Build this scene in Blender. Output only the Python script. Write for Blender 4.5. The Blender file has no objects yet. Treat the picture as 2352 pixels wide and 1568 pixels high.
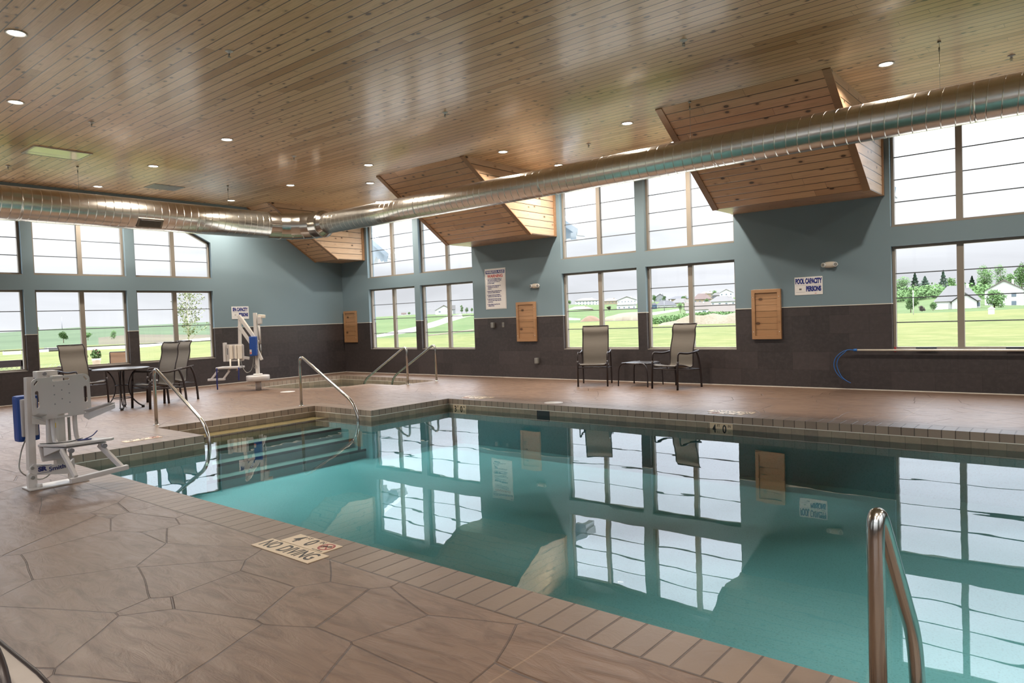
# Indoor hotel pool, rebuilt object by object
SKY=1.0
EXPO=1.6
CAMR=(-0.6916385267461105,0.03368086174946683,0.03590007830327874)
import bpy, bmesh, math, random
from mathutils import Vector, Matrix
from mathutils.geometry import tessellate_polygon
random.seed(7)
COL=bpy.context.scene.collection
PI=math.pi
# ------------------------------------------------------------------ colour and node helpers
def lin(c):
    if isinstance(c,str):
        c=[int(c[i:i+2],16)/255 for i in (0,2,4)]
    return tuple((x/12.92 if x<=.04045 else ((x+.055)/1.055)**2.4) for x in c)+(1.0,)
class NT:
    def __init__(s,name):
        s.m=bpy.data.materials.new(name); s.m.use_nodes=True; s.t=s.m.node_tree; s.t.nodes.clear()
        s.out=s.n('ShaderNodeOutputMaterial'); s.b=s.n('ShaderNodeBsdfPrincipled'); s.l(s.b.outputs[0],s.out.inputs[0])
    def n(s,ty,**k):
        x=s.t.nodes.new(ty)
        for a,v in k.items(): setattr(x,a,v)
        return x
    def l(s,a,b): s.t.links.new(a,b)
    def setp(s,**k):
        for a,v in k.items():
            i=s.b.inputs[a.replace('_',' ')]
            if hasattr(v,'is_linked') or hasattr(v,'links'): s.l(v,i)
            else: i.default_value=v
    def math(s,op,a,b=None,c=None,clamp=False):
        x=s.n('ShaderNodeMath',operation=op,use_clamp=clamp)
        for i,v in enumerate((a,b,c)):
            if v is None: continue
            if hasattr(v,'links'): s.l(v,x.inputs[i])
            else: x.inputs[i].default_value=v
        return x.outputs[0]
    def mix(s,f,a,b,ty='MIX'):
        x=s.n('ShaderNodeMix',data_type='RGBA',blend_type=ty)
        for i,v in ((0,f),(6,a),(7,b)):
            if hasattr(v,'links'): s.l(v,x.inputs[i])
            else: x.inputs[i].default_value=v
        return x.outputs[2]
    def comb(s,x,y,z=0.):
        c=s.n('ShaderNodeCombineXYZ')
        for i,v in enumerate((x,y,z)):
            if hasattr(v,'links'): s.l(v,c.inputs[i])
            else: c.inputs[i].default_value=v
        return c.outputs[0]
    def uv(s):
        u=s.n('ShaderNodeUVMap',uv_map='UVMap'); sp=s.n('ShaderNodeSeparateXYZ'); s.l(u.outputs[0],sp.inputs[0]); return u.outputs[0],sp.outputs[0],sp.outputs[1]
    def obj(s):
        u=s.n('ShaderNodeTexCoord'); return u.outputs['Object']
    def noise(s,v,scale,detail=4,rough=.5,dist=0.,out=0):
        x=s.n('ShaderNodeTexNoise'); s.l(v,x.inputs['Vector']); x.inputs['Scale'].default_value=scale; x.inputs['Detail'].default_value=detail
        x.inputs['Roughness'].default_value=rough; x.inputs['Distortion'].default_value=dist; return x.outputs[out]
    def vor(s,v,scale,feat='F1',rnd=1.,out='Distance'):
        x=s.n('ShaderNodeTexVoronoi',feature=feat); s.l(v,x.inputs['Vector']); x.inputs['Scale'].default_value=scale; x.inputs['Randomness'].default_value=rnd; return x.outputs[out]
    def white(s,v):
        x=s.n('ShaderNodeTexWhiteNoise',noise_dimensions='2D'); s.l(v,x.inputs['Vector']); return x.outputs['Value']
    def ramp(s,f,stops):
        x=s.n('ShaderNodeValToRGB'); s.l(f,x.inputs[0]); e=x.color_ramp.elements
        while len(e)<len(stops): e.new(.5)
        for i,(p,c) in enumerate(stops): e[i].position=p; e[i].color=c if len(c)==4 else lin(c)
        return x.outputs[0]
    def smooth(s,v,a,b):
        x=s.n('ShaderNodeMapRange',interpolation_type='SMOOTHSTEP'); s.l(v,x.inputs[0]); x.inputs[1].default_value=a; x.inputs[2].default_value=b; return x.outputs[0]
    def bump(s,h,strength=.3,dist=.01,prev=None):
        x=s.n('ShaderNodeBump'); s.l(h,x.inputs['Height']); x.inputs['Strength'].default_value=strength; x.inputs['Distance'].default_value=dist
        if prev: s.l(prev,x.inputs['Normal'])
        s.l(x.outputs[0],s.b.inputs['Normal']); return x.outputs[0]
def flat(name,c,rough=.5,metal=0.,noise=.06,**k):
    t=NT(name); v=t.obj(); n=t.noise(v,9,3); c=lin(c)
    t.setp(Base_Color=t.mix(n,tuple(x*(1-noise) for x in c[:3])+(1,),tuple(min(1,x*(1+noise)) for x in c[:3])+(1,)),Roughness=rough,Metallic=metal,**k)
    return t.m
# ------------------------------------------------------------------ materials
def m_planks(name,w,c1,c2,c3,gloss,knots=1.,L=2.4,coat=.0,kscale=5.,crough=.12,solid=False):
    t=NT(name); _,u,v=t.uv()
    vs=t.math('DIVIDE',v,w); row=t.math('FLOOR',vs); fr=t.math('FRACT',vs)
    h=t.white(t.comb(row,3.1)); us=t.math('ADD',t.math('DIVIDE',u,L),t.math('MULTIPLY',h,7.3)); seg=t.math('FLOOR',us); fu=t.math('FRACT',us)
    r=t.white(t.comb(row,seg)); r2=t.white(t.comb(t.math('ADD',row,.37),seg))
    base=t.ramp(r,[(0,c1),(.5,c2),(1,c3)])
    uo=t.math('ADD',u,t.math('MULTIPLY',r2,31.7)); gv=t.comb(t.math('MULTIPLY',uo,1.2),t.math('MULTIPLY',v,26.))
    g=t.noise(gv,1.6,5,.6,.8)
    base=t.mix(t.smooth(g,.35,.75),base,t.mix(.5,base,c3 if len(c3)==4 else lin(c3)))
    g2=t.noise(t.comb(t.math('MULTIPLY',uo,3.),t.math('MULTIPLY',v,140.)),1.,3,.6)
    base=t.mix(t.math('MULTIPLY',t.smooth(g2,.45,.7),.28),base,lin('5a3a22'))
    kv=t.comb(t.math('MULTIPLY',uo,.62),t.math('MULTIPLY',v,1.)); kd=t.vor(kv,kscale,'F1',1.)
    ks=t.math('MULTIPLY_ADD',t.white(t.comb(t.math('FLOOR',t.math('MULTIPLY',uo,2.)),row)),.06,.0); kd=t.math('SUBTRACT',kd,ks); kn=t.math('SUBTRACT',1.,t.smooth(kd,.07,.12)); kh=t.math('SUBTRACT',1.,t.smooth(kd,.08,.26))
    base=t.mix(t.math('MULTIPLY',kh,.35*knots),base,lin('6b4426'))
    base=t.mix(t.math('MULTIPLY',kn,.92*knots),base,lin('2e1a0e'))
    e=t.math('MINIMUM',fr,t.math('SUBTRACT',1.,fr)); gr=t.math('SUBTRACT',1.,t.smooth(e,.018,.07))
    eu=t.math('MINIMUM',fu,t.math('SUBTRACT',1.,fu)); ge=t.math('SUBTRACT',1.,t.smooth(eu,.0,.0012)); gg=t.math('MULTIPLY',t.math('MAXIMUM',gr,ge),0. if solid else 1.)
    base=t.mix(t.math('MULTIPLY',gg,.95),base,lin('1e120a'))
    t.setp(Base_Color=base,Roughness=gloss)
    if coat: t.setp(Coat_Weight=coat,Coat_Roughness=crough)
    hgt=t.math('ADD',t.math('MULTIPLY',t.smooth(e,0.,.09),0. if solid else 1.),t.math('MULTIPLY',g2,.03)); t.bump(hgt,.35,.005)
    return t.m
M={}
M['ceil']=m_planks('ceiling_planks',.132,'cfa478','dab488','b08658',.42,knots=.9,coat=.24,kscale=7.,crough=.16)
M['pine']=m_planks('knotty_pine',.148,'d6a67c','deb088','c0926c',.32,knots=1.,coat=.25,kscale=6.5)
M['pinel']=m_planks('light_pine',.148,'bda083','c6a98e','b09174',.4,knots=1.,coat=.1,kscale=6.5)
M['trimw']=m_planks('wood_trim',.5,'9c7757','a57f5e','906c4e',.35,knots=.2,kscale=2.,solid=True)
M['vent']=m_planks('cedar_boards',.5,'a67f5d','af8866','98724f',.45,knots=.8,kscale=5.,solid=True)
def m_deck():
    t=NT('stamped_concrete'); uv,u,v=t.uv()
    w=t.n('ShaderNodeVectorMath',operation='ADD'); t.l(uv,w.inputs[0]); nz=t.noise(uv,.9,2,.5,0,1); sc=t.n('ShaderNodeVectorMath',operation='SCALE'); t.l(nz,sc.inputs[0]); sc.inputs[3].default_value=.1; t.l(sc.outputs[0],w.inputs[1])
    sp=t.n('ShaderNodeSeparateXYZ'); t.l(w.outputs[0],sp.inputs[0])
    vv=t.comb(t.math('MULTIPLY',sp.outputs[0],1.),t.math('MULTIPLY',sp.outputs[1],1.25))
    ed=t.vor(vv,1.5,'DISTANCE_TO_EDGE',.95); gr=t.math('SUBTRACT',1.,t.smooth(ed,.002,.008))
    cid=t.vor(vv,1.5,'F1',.95,'Color'); cs=t.n('ShaderNodeSeparateColor'); t.l(cid,cs.inputs[0])
    col=t.mix(t.noise(uv,1.1,5,.6),lin('624e40'),lin('775f4e'))
    col=t.mix(t.math('MULTIPLY',cs.outputs[0],.22),col,lin('543f34'))
    gx=t.comb(t.math('MULTIPLY',u,1.4),t.math('MULTIPLY',v,5.)); g=t.noise(gx,2.2,8,.62,1.2)
    col=t.mix(t.math('MULTIPLY',t.smooth(g,.42,.7),.6),col,lin('4a382e'))
    col=t.mix(t.math('MULTIPLY',t.smooth(t.noise(uv,3.3,4,.6),.55,.8),.3),col,lin('725a4c'))
    col=t.mix(t.math('MULTIPLY',gr,.5),col,lin('3a2c24'))
    jx=t.math('SUBTRACT',1.,t.smooth(t.math('ABSOLUTE',t.math('SUBTRACT',u,14.765)),.002,.006))
    col=t.mix(t.math('MULTIPLY',jx,.6),col,lin('8a745e'))
    t.setp(Base_Color=col,Roughness=t.math('MULTIPLY_ADD',g,.3,.24),Specular_IOR_Level=.5)
    hg=t.math('SUBTRACT',t.math('MULTIPLY',g,.55),t.math('MULTIPLY',gr,.7)); t.bump(hg,.8,.014)
    return t.m
M['deck']=m_deck()
def m_coping():
    t=NT('coping_brick'); uv,u,v=t.uv(); s=t.math('DIVIDE',u,.1295); fr=t.math('FRACT',s); e=t.math('MINIMUM',fr,t.math('SUBTRACT',1.,fr)); gr=t.math('SUBTRACT',1.,t.smooth(e,.02,.055))
    ev=t.math('SUBTRACT',1.,t.smooth(t.math('ABSOLUTE',t.math('SUBTRACT',v,.292)),.002,.009)); gr=t.math('MAXIMUM',gr,ev)
    r=t.white(t.comb(t.math('FLOOR',s),1.)); g=t.noise(uv,9,6,.6,1.)
    col=t.mix(t.noise(uv,2.,4),lin('67564a'),lin('7d6a5a')); col=t.mix(t.math('MULTIPLY',r,.3),col,lin('4c3a31')); col=t.mix(t.math('MULTIPLY',gr,.75),col,lin('35271f'))
    t.setp(Base_Color=col,Roughness=.42); t.bump(t.math('SUBTRACT',t.math('MULTIPLY',g,.5),t.math('MULTIPLY',gr,1.)),.5,.01); return t.m
M['coping']=m_coping()
M['copface_lit']=m_coping(); M['copface_lit'].name='coping_face_lit'  # lighter copy of the coping brick, brightness painted in for its dim front faces
for _n in M['copface_lit'].node_tree.nodes:
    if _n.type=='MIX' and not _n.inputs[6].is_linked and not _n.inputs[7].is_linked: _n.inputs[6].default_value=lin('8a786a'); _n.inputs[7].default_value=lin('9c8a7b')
def m_tile(name,w,h,c1,c2,grout,gw,rough,offset=.5,bumpd=.003,detail=1.):
    t=NT(name); uv,u,v=t.uv(); vs=t.math('DIVIDE',t.math('ADD',v,30*h),h); row=t.math('FLOOR',vs)
    us=t.math('ADD',t.math('DIVIDE',u,w),t.math('MULTIPLY',t.math('MODULO',row,2.),offset)); fu=t.math('FRACT',us); fv=t.math('FRACT',vs)
    eu=t.math('MULTIPLY',t.math('MINIMUM',fu,t.math('SUBTRACT',1.,fu)),w); ev=t.math('MULTIPLY',t.math('MINIMUM',fv,t.math('SUBTRACT',1.,fv)),h)
    gr=t.math('SUBTRACT',1.,t.smooth(t.math('MINIMUM',eu,ev),gw*.4,gw)); r=t.white(t.comb(row,t.math('FLOOR',us)))
    col=t.mix(r,lin(c1),lin(c2)); g=t.noise(uv,14,6,.65); g1=t.noise(t.comb(t.math('MULTIPLY',u,2.),t.math('MULTIPLY',v,9.)),1.,6,.6)
    col=t.mix(t.math('MULTIPLY',t.smooth(g,.4,.7),.3*detail),col,tuple(x*1.7 for x in lin(c2)[:3])+(1,)); col=t.mix(t.math('MULTIPLY',t.smooth(g1,.5,.8),.35*detail),col,tuple(x*1.5 for x in lin(c1)[:3])+(1,))
    col=t.mix(t.math('MULTIPLY',gr,.7),col,lin(grout)); t.setp(Base_Color=col,Roughness=rough); t.bump(t.math('SUBTRACT',t.math('MULTIPLY',g,.15),gr),.3,bumpd); return t.m
M['wains']=m_tile('dark_wall_tile',.61,.308,'2f2a2a','3e3737','211d1c',.003,.42)
M['band']=m_tile('waterline_tile',.155,.155,'74685a','877a69','5c5346',.004,.3,0.,detail=.5)
M['steptile']=m_tile('gold_step_tile',.155,.155,'a08a5c','a89468','6f6650',.004,.3,0.,detail=.5)
def m_wall():
    t=NT('blue_paint'); v=t.obj(); n=t.noise(v,60,3,.5); c=t.mix(t.noise(v,.6,2),lin('6d808a'),lin('748790')); t.setp(Base_Color=c,Roughness=.62); t.bump(n,.12,.002); return t.m
M['wall']=m_wall()
def m_plaster():
    t=NT('pool_plaster'); v=t.obj(); s=t.vor(v,38,'F1'); n=t.noise(v,1.3,3); c=t.mix(n,lin('9ecdd6'),lin('aadae2')); c=t.mix(t.math('MULTIPLY',t.smooth(t.noise(v,70,2),.5,.75),.5),c,lin('7ba9b0')); t.setp(Base_Color=c,Roughness=.7); return t.m
M['plaster']=m_plaster(); M['stepplaster']=flat('step_plaster','7f9a97',.6,0.,.08); M['spaplaster']=flat('spa_plaster','6f7866',.6,0.,.1)
def m_water(name,absorb,bs=.03,dens=1.):
    m=bpy.data.materials.new(name); m.use_nodes=True; t=m.node_tree; t.nodes.clear(); N=t.nodes.new; L=t.links.new
    o=N('ShaderNodeOutputMaterial'); mx=N('ShaderNodeMixShader'); tr=N('ShaderNodeBsdfTransparent'); gl=N('ShaderNodeBsdfGlossy'); fr=N('ShaderNodeFresnel'); tc=N('ShaderNodeTexCoord'); mp=N('ShaderNodeMapping'); nz=N('ShaderNodeTexNoise'); nz2=N('ShaderNodeTexNoise'); ad=N('ShaderNodeMath'); bp=N('ShaderNodeBump')
    tr.inputs[0].default_value=(.96,.98,.98,1); gl.inputs['Roughness'].default_value=.0; gl.inputs[0].default_value=(.95,.97,1,1); fr.inputs[0].default_value=1.33
    mp.inputs['Scale'].default_value=(1.,1.6,1.); L(tc.outputs['Object'],mp.inputs[0]); L(mp.outputs[0],nz.inputs['Vector']); L(mp.outputs[0],nz2.inputs['Vector'])
    nz.inputs['Scale'].default_value=2.2; nz.inputs['Detail'].default_value=1.5; nz2.inputs['Scale'].default_value=.7; nz2.inputs['Detail'].default_value=1.
    ad.operation='MULTIPLY_ADD'; L(nz.outputs[0],ad.inputs[0]); ad.inputs[1].default_value=.35; L(nz2.outputs[0],ad.inputs[2]); L(ad.outputs[0],bp.inputs['Height']); bp.inputs['Strength'].default_value=1.; bp.inputs['Distance'].default_value=bs*.16
    # only the level top face mirrors; the sides and bottom of the body of water lie against the basin
    ge=N('ShaderNodeNewGeometry'); sp=N('ShaderNodeSeparateXYZ'); L(ge.outputs['True Normal'],sp.inputs[0]); ab=N('ShaderNodeMath'); ab.operation='ABSOLUTE'; L(sp.outputs[2],ab.inputs[0]); po=N('ShaderNodeSeparateXYZ'); L(ge.outputs['Position'],po.inputs[0]); gt=N('ShaderNodeMath'); gt.operation='GREATER_THAN'; L(po.outputs[2],gt.inputs[0]); gt.inputs[1].default_value=-.25
    m1=N('ShaderNodeMath'); m1.operation='MULTIPLY'; L(ab.outputs[0],m1.inputs[0]); L(gt.outputs[0],m1.inputs[1]); m2=N('ShaderNodeMath'); m2.operation='MULTIPLY'; L(m1.outputs[0],m2.inputs[0]); L(fr.outputs[0],m2.inputs[1])
    va=N('ShaderNodeVolumeAbsorption'); va.inputs['Color'].default_value=absorb; va.inputs['Density'].default_value=dens; L(va.outputs[0],o.inputs['Volume'])
    L(bp.outputs[0],gl.inputs['Normal']); L(bp.outputs[0],fr.inputs['Normal']); L(m2.outputs[0],mx.inputs[0]); L(tr.outputs[0],mx.inputs[1]); L(gl.outputs[0],mx.inputs[2]); L(mx.outputs[0],o.inputs[0]); return m
M['water']=m_water('pool_water',(.75,.955,.975,1),.013,1.); M['spawater']=m_water('spa_water',(.88,.91,.87,1),.012,1.1)
def m_glass():
    m=bpy.data.materials.new('window_glass'); m.use_nodes=True; t=m.node_tree; t.nodes.clear(); N=t.nodes.new; L=t.links.new
    o=N('ShaderNodeOutputMaterial'); mx=N('ShaderNodeMixShader'); tr=N('ShaderNodeBsdfTransparent'); gl=N('ShaderNodeBsdfGlossy'); fr=N('ShaderNodeFresnel'); fr.inputs[0].default_value=1.45
    tr.inputs[0].default_value=(.97,.985,.98,1); gl.inputs['Roughness'].default_value=.01; L(fr.outputs[0],mx.inputs[0]); L(tr.outputs[0],mx.inputs[1]); L(gl.outputs[0],mx.inputs[2]); L(mx.outputs[0],o.inputs[0]); return m
M['glass']=m_glass()
def m_duct():
    t=NT('galvanised_duct'); uv,u,v=t.uv(); s=t.math('ADD',t.math('DIVIDE',u,.145),v); fr=t.math('FRACT',s); e=t.math('MINIMUM',fr,t.math('SUBTRACT',1.,fr)); rg=t.math('SUBTRACT',1.,t.smooth(e,.0,.045))
    ring=t.math('FRACT',t.math('DIVIDE',u,3.05)); er=t.math('MINIMUM',ring,t.math('SUBTRACT',1.,ring)); r2=t.math('SUBTRACT',1.,t.smooth(er,.0,.004))
    t.setp(Base_Color=t.mix(t.noise(t.comb(t.math('MULTIPLY',u,6.),v),3.,4),lin('cbc6be'),lin('dcd7cf')),Metallic=1.,Roughness=t.math('MULTIPLY_ADD',t.noise(t.comb(u,t.math('MULTIPLY',v,6.)),4.,3),.1,.2)); t.bump(t.math('ADD',rg,t.math('MULTIPLY',r2,1.5)),.8,.008); return t.m
M['duct']=m_duct()
M['steel']=flat('brushed_stainless','b0aca6',.2,1.,.04); M['frame']=flat('window_aluminium','877f75',.4,.0,.04); M['muntin']=flat('grey_muntin','555a60',.5)
M['white']=flat('white_plastic','b9b4b2',.35,0,.03,Coat_Weight=.2); M['whitem']=flat('white_enamel','c4bfbb',.3,0,.03); M['trim']=flat('white_trim','d8d2c8',.4); M['bluecover']=flat('blue_vinyl','153f86',.45); M['navy']=flat('navy_strap','1c2460',.7)
M['brown']=flat('dark_bronze_frame','2f2727',.38,.3,.05); M['black']=flat('black_rubber','141414',.6); M['greyk']=flat('grey_knob','77767a',.5); M['yellow']=flat('yellow_label','d8b520',.5)
M['signw']=flat('sign_white','e2dedc',.4,0,.02); M['signb']=flat('sign_blue_ink','1d2a78',.5,0,.02); M['signr']=flat('sign_red_ink','c0302c',.5,0,.02); M['signk']=flat('sign_black_ink','161616',.5,0,.02)
M['mtile']=flat('cream_marker_tile','c2ad92',.35,0,.05); M['mred']=flat('marker_red','8c1d1f',.4); M['emerg']=flat('ivory_plastic','d3cabd',.4); M['lens']=flat('clear_lens','e6e6e6',.1,0,.02)
M['tabletop']=flat('dark_grey_tabletop','3b3838',.35,.2); M['hatch']=flat('glossy_cream_hatch','b8b49a',.18,0,.02,Coat_Weight=.6); M['grey']=flat('grey_metal','8a8883',.4,.5); M['wire']=flat('wire','8a857c',.4,.8); M['bluehose']=flat('blue_tube','1e63ad',.35); M['pole']=flat('pole_aluminium','cfc8bc',.35,.15)
M['redtie']=flat('red_tie','8a2020',.5); M['skim']=flat('skimmer_dark','14171a',.4)
def m_sling():
    t=NT('sling_fabric'); v=t.obj(); sp=t.n('ShaderNodeSeparateXYZ'); t.l(v,sp.inputs[0]); n=t.noise(t.comb(t.math('MULTIPLY',sp.outputs[0],6.),t.math('MULTIPLY',sp.outputs[2],160.),t.math('MULTIPLY',sp.outputs[1],160.)),1.,3); c=t.mix(n,lin('645d56'),lin('767068')); c2=t.mix(t.noise(v,300,2),c,lin('7b7268')); t.setp(Base_Color=t.mix(.3,c,c2),Roughness=.75)
    tr=t.n('ShaderNodeBsdfTranslucent'); tr.inputs[0].default_value=lin('6d665d'); mx=t.n('ShaderNodeMixShader'); mx.inputs[0].default_value=.18; t.l(t.b.outputs[0],mx.inputs[1]); t.l(tr.outputs[0],mx.inputs[2]); t.l(mx.outputs[0],t.out.inputs[0]); return t.m
M['sling']=m_sling(); M['palesling']=flat('pale_sling','a39a94',.7,0.,.12)
def emis(name,c,s):
    m=bpy.data.materials.new(name); m.use_nodes=True; t=m.node_tree; t.nodes.clear(); o=t.nodes.new('ShaderNodeOutputMaterial'); e=t.nodes.new('ShaderNodeEmission'); e.inputs[0].default_value=lin(c); e.inputs[1].default_value=s; t.links.new(e.outputs[0],o.inputs[0]); return m
M['lamp']=emis('lamp_glow','fff2dc',9.)
def m_grass(name,a,b,c,sc=1.):
    t=NT(name); v=t.obj(); n1=t.noise(v,.035*sc,5,.6); n2=t.noise(v,.5*sc,6,.7); n3=t.noise(v,5*sc,4,.7); col=t.mix(t.smooth(n1,.35,.65),lin(a),lin(b)); col=t.mix(t.math('MULTIPLY',t.smooth(n2,.4,.7),.55),col,lin(c)); col=t.mix(t.math('MULTIPLY',n3,.25),col,lin(a)); t.setp(Base_Color=col,Roughness=.95,Specular_IOR_Level=.1); t.bump(n3,.5,.1); return t.m
M['meadow']=m_grass('meadow_grass','474f29','575831','6e6745'); M['crop']=m_grass('crop_field','3a4530','434e37','343f2b',.6); M['hill']=m_grass('hill_grass','3a4a28','465432','59593a'); M['soil']=m_grass('ploughed_soil','4a4238','554c3f','4a5233'); M['sand']=m_grass('pale_rubble','675e4e','70685a','504939',8.)
M['road']=flat('pale_road','8c877c',.9,0,.08); M['dirt']=flat('brown_dirt','5c4836',.95,0,.15); M['patio']=flat('patio_concrete','b3aba0',.8,0,.1)
def m_leaf(name,a,b):
    t=NT(name); v=t.obj(); t.setp(Base_Color=t.mix(t.noise(v,3,2),lin(a),lin(b)),Roughness=.8,Specular_IOR_Level=.2); return t.m
M['leaf']=m_leaf('green_leaves','4a6338','5b7444'); M['spruce']=m_leaf('spruce_needles','2e4032','3a4d3a'); M['darkleaf']=m_leaf('dark_red_leaves','2e2220','3a2f26'); M['pale']=m_leaf('pale_leaves','5c6440','6f764f'); M['bark']=flat('bark','6b5d4a',.9); M['palebark']=flat('pale_bark','a59f80',.9); M['flower']=flat('pink_flowers','b06a78',.7); M['pot']=flat('cream_pot','c8b8a4',.6); M['rattan']=flat('tan_mesh_sling','a07e64',.8)
HC=dict(white='b4b2ad',tan='84765f',lgrey='747474',grey='514d4a',blue='324355',taupe='5f564f',brown='50403a',dgrey='3d3b3c',tan2='5c5145',grey2='575452')
for k,c in HC.items(): M['h_'+k]=flat('house_'+k,c,.85)
M['hwin']=flat('house_window','5b646c',.2); M['hdoor']=flat('garage_panel','c9c4ba',.6); M['siding']=flat('grey_siding','b9bec3',.7); M['conc']=flat('building_skin','8f9694',.8)
# ------------------------------------------------------------------ mesh builder
class MB:
    def __init__(s): s.v=[]; s.f=[]; s.mi=[]; s.uv=[]; s.sm=[]; s.mats=[]
    def mat(s,m):
        if m not in s.mats: s.mats.append(m)
        return s.mats.index(m)
    def face(s,pts,m,uv=None,smooth=False):
        b=len(s.v); s.v+= [Vector(p) for p in pts]; s.f.append(tuple(range(b,b+len(pts)))); s.mi.append(s.mat(m)); s.uv.append(uv); s.sm.append(smooth)
    def grid(s,rows,m,closed=False,uvs=None,smooth=True):
        b=len(s.v); R=len(rows); K=len(rows[0])
        for r in rows: s.v+=[Vector(p) for p in r]
        for i in range(R-1):
            for j in range(K if closed else K-1):
                a=b+i*K+j; c=b+i*K+(j+1)%K; s.f.append((a,c,c+K,a+K)); s.mi.append(s.mat(m)); s.sm.append(smooth)
                s.uv.append([(uvs[i],j/K),(uvs[i],(j+1)/K),(uvs[i+1],(j+1)/K),(uvs[i+1],j/K)] if uvs else None)
    def box(s,x0,x1,y0,y1,z0,z1,m,T=None):
        P=[(x0,y0,z0),(x1,y0,z0),(x1,y1,z0),(x0,y1,z0),(x0,y0,z1),(x1,y0,z1),(x1,y1,z1),(x0,y1,z1)]
        if T: P=[T(*p) for p in P]
        b=len(s.v); s.v+=[Vector(p) for p in P]
        for q in ((0,3,2,1),(4,5,6,7),(0,1,5,4),(1,2,6,5),(2,3,7,6),(3,0,4,7)): s.f.append(tuple(b+i for i in q)); s.mi.append(s.mat(m)); s.uv.append(None); s.sm.append(False)
    def prism(s,poly,off,m,m2=None,uv=None):
        """poly: 3D polygon, off: extrusion vector"""
        off=Vector(off); P=[Vector(p) for p in poly]; Q=[p+off for p in P]; m2=m2 or m
        s.face(P,m,uv); s.face(Q[::-1],m2)
        for i in range(len(P)):
            j=(i+1)%len(P); s.face([P[j],P[i],Q[i],Q[j]],m2)
    def tube(s,pts,r,m,seg=12,caps=True,uvs=None,flat=None):
        P=[Vector(p) for p in pts]; rows=[]; n=len(P); R=r if isinstance(r,(list,tuple)) else [r]*n
        t0=(P[1]-P[0]).normalized(); up=Vector((0,0,1)) if abs(t0.z)<.9 else Vector((1,0,0)); a=t0.cross(up).normalized()
        for i in range(n):
            t=((P[min(i+1,n-1)]-P[i]).normalized()+(P[i]-P[max(i-1,0)]).normalized()); t=t.normalized() if t.length>1e-6 else t0
            a=(a-t*a.dot(t)).normalized(); b=t.cross(a)
            k=1.
            if 0<i<n-1:
                c=(P[i+1]-P[i]).normalized().dot((P[i]-P[i-1]).normalized()); k=1/max(.5,math.sqrt((1+c)/2))
            rows.append([P[i]+a*(math.cos(2*PI*j/seg)*R[i])+b*(math.sin(2*PI*j/seg)*R[i]*(flat or 1.)) for j in range(seg)])
        s.grid(rows,m,True,uvs)
        if caps: s.face(rows[0],m); s.face(rows[-1][::-1],m)
    def cyl(s,p0,p1,r0,m,r1=None,seg=20): s.tube([p0,p1],[r0,r0 if r1 is None else r1],m,seg)
    def lathe(s,c,prof,m,seg=32,axis=2,caps=True):
        rows=[]
        for r,z in prof:
            row=[]
            for j in range(seg):
                a=2*PI*j/seg; p=[r*math.cos(a),r*math.sin(a),z]
                if axis==1: p=[p[0],p[2],p[1]]
                row.append(Vector(c)+Vector(p))
            rows.append(row)
        s.grid(rows,m,True)
        if caps: s.face(rows[0],m); s.face(rows[-1][::-1],m)
    def build(s,name,parent=None,bevel=0.,doublesided=False):
        me=bpy.data.meshes.new(name); me.from_pydata([tuple(v) for v in s.v],[],s.f)
        for m in s.mats: me.materials.append(m)
        me.polygons.foreach_set('material_index',s.mi); me.polygons.foreach_set('use_smooth',s.sm)
        ul=me.uv_layers.new(name='UVMap'); me.update()
        for p in me.polygons:
            u=s.uv[p.index]; n=p.normal
            for k,li in enumerate(p.loop_indices):
                if u: ul.data[li].uv=u[k]; continue
                c=me.vertices[me.loops[li].vertex_index].co; ax=max(range(3),key=lambda q:abs(n[q]))
                ul.data[li].uv=(c.y,c.z) if ax==0 else ((c.x,c.z) if ax==1 else (c.x,c.y))
        if any(s.sm) or bevel or True:
            bm=bmesh.new(); bm.from_mesh(me); bmesh.ops.remove_doubles(bm,verts=bm.verts,dist=1e-5)
            if not doublesided: bmesh.ops.recalc_face_normals(bm,faces=bm.faces)
            if bevel:
                es=[e for e in bm.edges if len(e.link_faces)==2 and e.calc_face_angle(0)>.6]
                bmesh.ops.bevel(bm,geom=es,offset=bevel,segments=2,profile=.7,affect='EDGES',clamp_overlap=True)
            bm.to_mesh(me); bm.free()
        o=bpy.data.objects.new(name,me); COL.objects.link(o)
        if parent is not None: o.parent=parent
        return o
def tag(o,label=None,cat=None,group=None,kind=None):
    if label: o['label']=label
    if cat: o['category']=cat
    if group: o['group']=group
    if kind: o['kind']=kind
    return o
def empty(name,loc=(0,0,0),rz=0.,label=None,cat=None,group=None,kind=None):
    o=bpy.data.objects.new(name,None); COL.objects.link(o); o.location=loc; o.rotation_euler=(0,0,rz); o.empty_display_size=.1
    return tag(o,label,cat,group,kind)
def setorigin(o,loc):
    """move a mesh object's origin to loc without moving its geometry"""
    o.data.transform(Matrix.Translation(-Vector(loc))); o.location=loc; return o
def fillet(pts,r,n=6):
    P=[Vector(p) for p in pts]; out=[P[0]]; R=r if isinstance(r,(list,tuple)) else [r]*len(P)
    for i in range(1,len(P)-1):
        a=P[i-1]-P[i]; b=P[i+1]-P[i]; d=min(R[i],a.length*.49,b.length*.49); p0=P[i]+a.normalized()*d; p2=P[i]+b.normalized()*d
        for k in range(n+1):
            t=k/n; out.append(p0*(1-t)**2+P[i]*(2*t*(1-t))+p2*t*t)
    out.append(P[-1]); return out
def smoothpath(pts,n=5):
    P=[Vector(p) for p in pts]; out=[]
    for i in range(len(P)-1):
        p0=P[max(i-1,0)]; p1=P[i]; p2=P[i+1]; p3=P[min(i+2,len(P)-1)]
        for k in range(n):
            t=k/n; out.append(.5*((2*p1)+(p2-p0)*t+(2*p0-5*p1+4*p2-p3)*t*t+(3*p1-p0-3*p2+p3)*t**3))
    out.append(P[-1]); return out
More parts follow.
